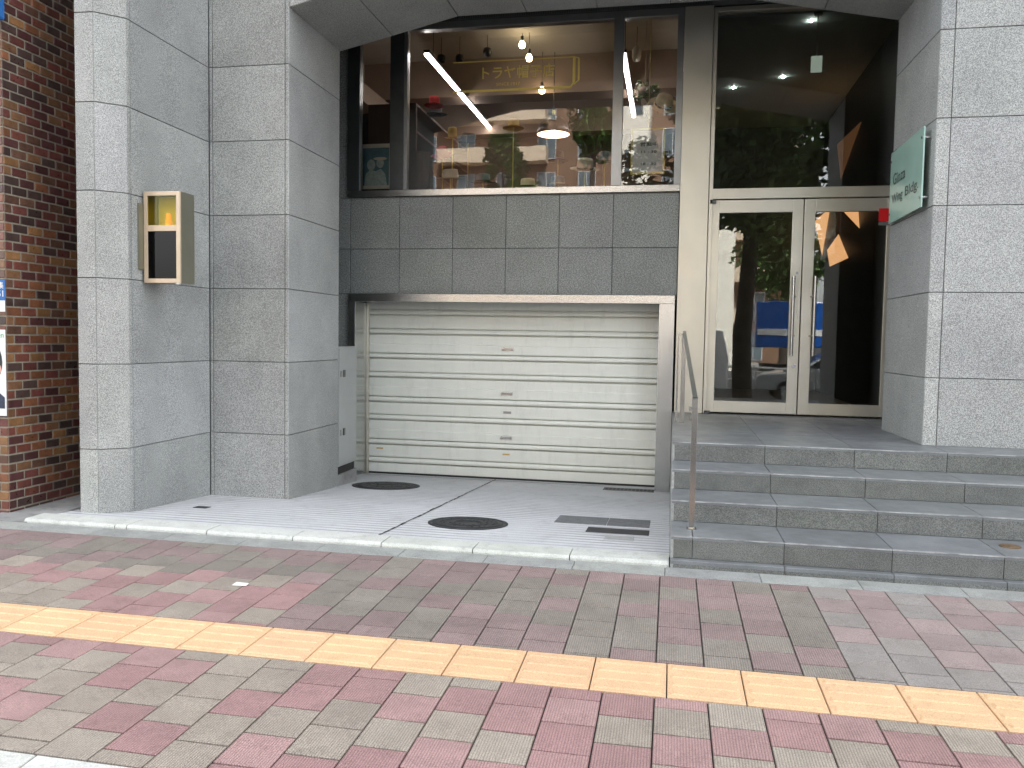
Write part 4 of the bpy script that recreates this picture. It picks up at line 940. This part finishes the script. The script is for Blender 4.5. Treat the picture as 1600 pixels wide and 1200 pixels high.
# ================================================================== ACROSS THE STREET (seen in the glass)
A = thing('apartment_building', (-16, -44, 0), 'brown tiled apartment block with cream balconies across the avenue, mirrored in the shop window', 'building')
mb = MB(); mb.box(-34, 9, -58, -44, -0.3, 21.6); mb.build('wall', M['apt_brick'], A)
for k in range(7):
    z = -0.1+3.05*k
    for xa_, xb__ in ((-33.5, -20.5), (-18.4, -9.85), (1.0, 8.6)):
        if k: mb = MB(); mb.box(xa_, xb__, -44, -42.7, z-0.05, z+1.05); mb.build('balcony', M['apt_balc'], A)
    for i in range(13):
        wx_ = -33+3.2*i
        mb = MB(); fy = -43.93
        for q in ((wx_-0.06, wx_, z+0.25, z+2.35), (wx_+1.3, wx_+1.36, z+0.25, z+2.35), (wx_+0.62, wx_+0.68, z+0.3, z+2.3), (wx_, wx_+1.3, z+0.25, z+0.31), (wx_, wx_+1.3, z+2.29, z+2.35)): mb.box(q[0], q[1], -44, fy, q[2], q[3])
        wn = mb.build('window', M['apt_frame'], A)
        mb = MB(); mb.box(wx_, wx_+1.3, -43.99, -43.96, z+0.3, z+2.3); mb.build('pane', M['apt_win'], wn)
Wb = thing('white_building', (0, -30, 0), 'narrow pale rendered building on the far side of the road', 'building')
mb = MB(); mb.box(-3.15, -1.6, -34, -30, -0.3, 20); mb.build('wall', M['cream_wall'], Wb)
mb = MB()
for k in range(5): mb = MB(); mb.box(-2.7, -2.0, -30.02, -29.97, 1.2+3.4*k, 2.6+3.4*k) if k != 2 and k != 3 else mb.box(-3.0, -2.75, -30.02, -29.97, 1.2+3.4*k, 2.6+3.4*k); mb.build('window', M['apt_win'], Wb)
Wc = thing('white_tower', (3, -28, 0), 'slim pale tower beside the brown apartment block', 'building')
mb = MB(); mb.box(2.3, 3.4, -32, -28, -0.3, 9.5); mb.box(2.25, 3.45, -32.05, -27.95, 9.5, 9.8); mb.build('wall', M['cream_wall'], Wc)

def tree(x, y, h, crown_z, rx, rz, tr, n, size, label, seed, grp='street trees along the avenue', cone=False):
    t = thing('street_tree', (x, y, -0.17), label, 'tree', grp); q = random.Random(seed)
    mb = MB(); p = Vector((x, y, -0.2)); segs = 7
    for i in range(segs):
        f0, f1 = i/segs, (i+1)/segs
        a = Vector((x+math.sin(f0*5+seed)*0.06, y, -0.2+f0*crown_z)); c = Vector((x+math.sin(f1*5+seed)*0.06, y, -0.2+f1*crown_z))
        mb.cyl(a, c, tr*(1.15-0.4*f0 if i else 1.35), tr*(1.15-0.4*f1), 14, caps=False)
    tp = Vector((x, y, crown_z-0.4))
    for i in range(9):
        ang = q.uniform(0, 2*PI); e = Vector((x+math.cos(ang)*rx*q.uniform(0.4, 0.8), y+math.sin(ang)*rx*q.uniform(0.4, 0.8), crown_z+q.uniform(-0.1, 1)*rz*0.9))
        md = (tp+e)/2+Vector((0, 0, 0.3)); mb.cyl(tp, md, tr*0.45, tr*0.28, 8, caps=False); mb.cyl(md, e, tr*0.28, tr*0.08, 8, caps=False)
    mb.build('trunk', M['bark'], t)
    mb = MB(); leaves(mb, (x, y, crown_z+rz*0.55), rx, rz, n, size, seed, cone)
    if tr == 0.20: leaves(mb, (-0.75, 1.2, 5.3), 0.75, 0.9, 420, 0.09, 21); mb.cyl((1.2, 1.2, 4.6), (-0.9, 1.2, 5.4), 0.04, 0.015, 8)
    if tr == 0.20: leaves(mb, (3.7, 1.2, 5.9), 1.2, 1.3, 2200, 0.12, 33)  # extra leaf clump added to cover bright sky mirrored in the transom
    mb.build('crown', M['leaf'], t)
tree(1.55, 1.2, 8, 4.3, 2.5, 2.4, 0.20, 9000, 0.13, 'near street tree with a thick dark trunk standing on the kerb by the camera', 3)
tree(-8.2, -19.8, 11, 7.6, 2.1, 2.5, 0.16, 3800, 0.16, 'conical green tree on the median, mirrored in the wide window pane', 5, cone=True)
tree(-3.6, -17, 14, 9.9, 1.1, 1.7, 0.14, 2600, 0.15, 'tall slender tree on the median, mirrored beside the right mullion', 8)
tree(4.4, -14.8, 9, 4.0, 2.2, 2.0, 0.16, 4200, 0.15, 'bushy green tree on the median, mirrored in the left door', 11)

def wheel(t, x, y, r, w_=0.22):
    o = MB(); o.cyl((x, y-w_/2, r-0.17), (x, y+w_/2, r-0.17), r, n=28); wh = o.build('wheel', M['tyre'], t)
    o = MB(); o.cyl((x, y-w_/2-0.01, r-0.17), (x, y+w_/2+0.01, r-0.17), r*0.6, n=20); o.build('rim', M['car_silver'], wh)
def car(x0, L_, y0, W_, prof, glass, m, name, label, wheels, r=0.32, group=None):
    """side profile in (x, z) extruded across with a narrowed roof"""
    t = thing(name, (x0+L_/2, y0, -0.17), label, 'truck' if 'truck' in name else 'car', group)
    n = len(prof); vs = []; zmx = max(p[1] for p in prof); zb = 0.85
    for s_ in (-1, 1):
        for px_, pz in prof:
            inn = 0.0 if pz < zb else 0.16*(pz-zb)/(zmx-zb) if zmx > zb else 0
            vs.append((x0+px_, y0+s_*(W_/2-inn), pz-0.17))
    fs = [tuple(range(n)), tuple(range(2*n-1, n-1, -1))]+[(i, n+i, n+(i+1) % n, (i+1) % n) for i in range(n)]
    o = MB(); o.mesh(vs, fs); o.build('body', m, t, bevel=0.05)
    for g_ in glass:
        for s_ in (-1, 1):
            vs2 = []
            for px_, pz in g_:
                inn = 0.16*(pz-zb)/(zmx-zb)
                vs2.append((x0+px_, y0+s_*(W_/2-inn+0.006), pz-0.17))
            o = MB(); o.mesh(vs2, [tuple(range(len(g_)))]); o.build('side_window', M['car_glass'], t)
    for wx_ in wheels:
        for s_ in (-1, 1): wheel(t, x0+wx_, y0+s_*(W_/2-0.1), r)
    for s_ in (-1, 1):
        o = MB(); o.box(x0-0.03+0.04, x0+0.10, y0+s_*(W_/2-0.25)-0.12, y0+s_*(W_/2-0.25)+0.12, 0.50, 0.64); o.build('headlight', M['car_white'], t)
        o = MB(); o.box(x0+L_-0.10, x0+L_-0.01, y0+s_*(W_/2-0.25)-0.12, y0+s_*(W_/2-0.25)+0.12, 0.55, 0.70); o.build('tail_light', M['tail'], t)
    return t
sed = [(0.0, 0.35), (0.0, 0.62), (0.12, 0.78), (1.15, 0.93), (1.9, 1.36), (2.3, 1.44), (3.0, 1.42), (3.75, 1.0), (4.45, 0.95), (4.5, 0.7), (4.5, 0.35)]
sg = [[(1.35, 0.97), (2.45, 0.97), (2.45, 1.38), (1.98, 1.33)], [(2.52, 0.97), (3.6, 0.99), (3.0, 1.37), (2.52, 1.39)]]
car(2.35, 4.5, -5.2, 1.75, sed, sg, M['car_silver'], 'parked_car', 'silver saloon car in the near lane, mirrored low in the left door', (0.85, 3.55))
van = [(0.0, 0.35), (0.0, 1.0), (0.15, 1.15), (0.7, 1.95), (1.0, 2.0), (4.6, 2.0), (4.75, 1.2), (4.75, 0.35)]
vg = [[(0.62, 1.2), (1.6, 1.2), (1.6, 1.8), (0.85, 1.8)], [(1.75, 1.2), (3.0, 1.2), (3.0, 1.8), (1.75, 1.8)], [(3.15, 1.2), (4.4, 1.2), (4.4, 1.8), (3.15, 1.8)]]
car(-3.2, 4.75, -4.6, 1.75, van, vg, M['car_white'], 'parked_van', 'white van in the near lane, mirrored at the left edge of the left door', (0.8, 3.9))
t = thing('blue_truck', (6, -8.3, -0.17), 'bright blue box truck in the second lane, mirrored in the left door', 'truck')
mb = MB(); mb.box(2.6, 8.9, -9.4, -7.2, 1.35, 2.8); mb.build('cargo_box', M['truck_blue'], t, bevel=0.04)
mb = MB(); mb.box(9.0, 10.7, -9.3, -7.3, 0.35, 2.1); mb.build('cab', M['car_white'], t, bevel=0.1)
mb = MB(); mb.box(9.5, 10.4, -7.29, -7.27, 1.2, 1.9); mb.build('cab_window', M['car_glass'], t)
mb = MB(); mb.box(2.9, 10.6, -9.0, -7.6, 0.35, 0.82); mb.build('chassis', M['tyre'], t)
for x in (3.9, 9.6): wheel(t, x, -7.5, 0.45); wheel(t, x, -9.1, 0.45)
mb = MB(); mb.box(2.65, 8.8, -7.195, -7.17, 1.72, 1.92); mb.build('white_stripe', M['car_white'], t)
t = thing('guard_rail', (4, 0.2, -0.17), 'pale tubular guard rail along the median side of the near lane', 'guard rail')
mb = MB()
for x in range(-10, 14, 2): mb = MB(); mb.cyl((x, -6.45, -0.17), (x, -6.45, 0.75), 0.05, n=10); mb.build('post', M['white'], t)
mb = MB()
for z in (0.35, 0.72): mb = MB(); mb.cyl((-10, -6.45, z), (12, -6.45, z), 0.04, n=10); mb.build('rail', M['white'], t)
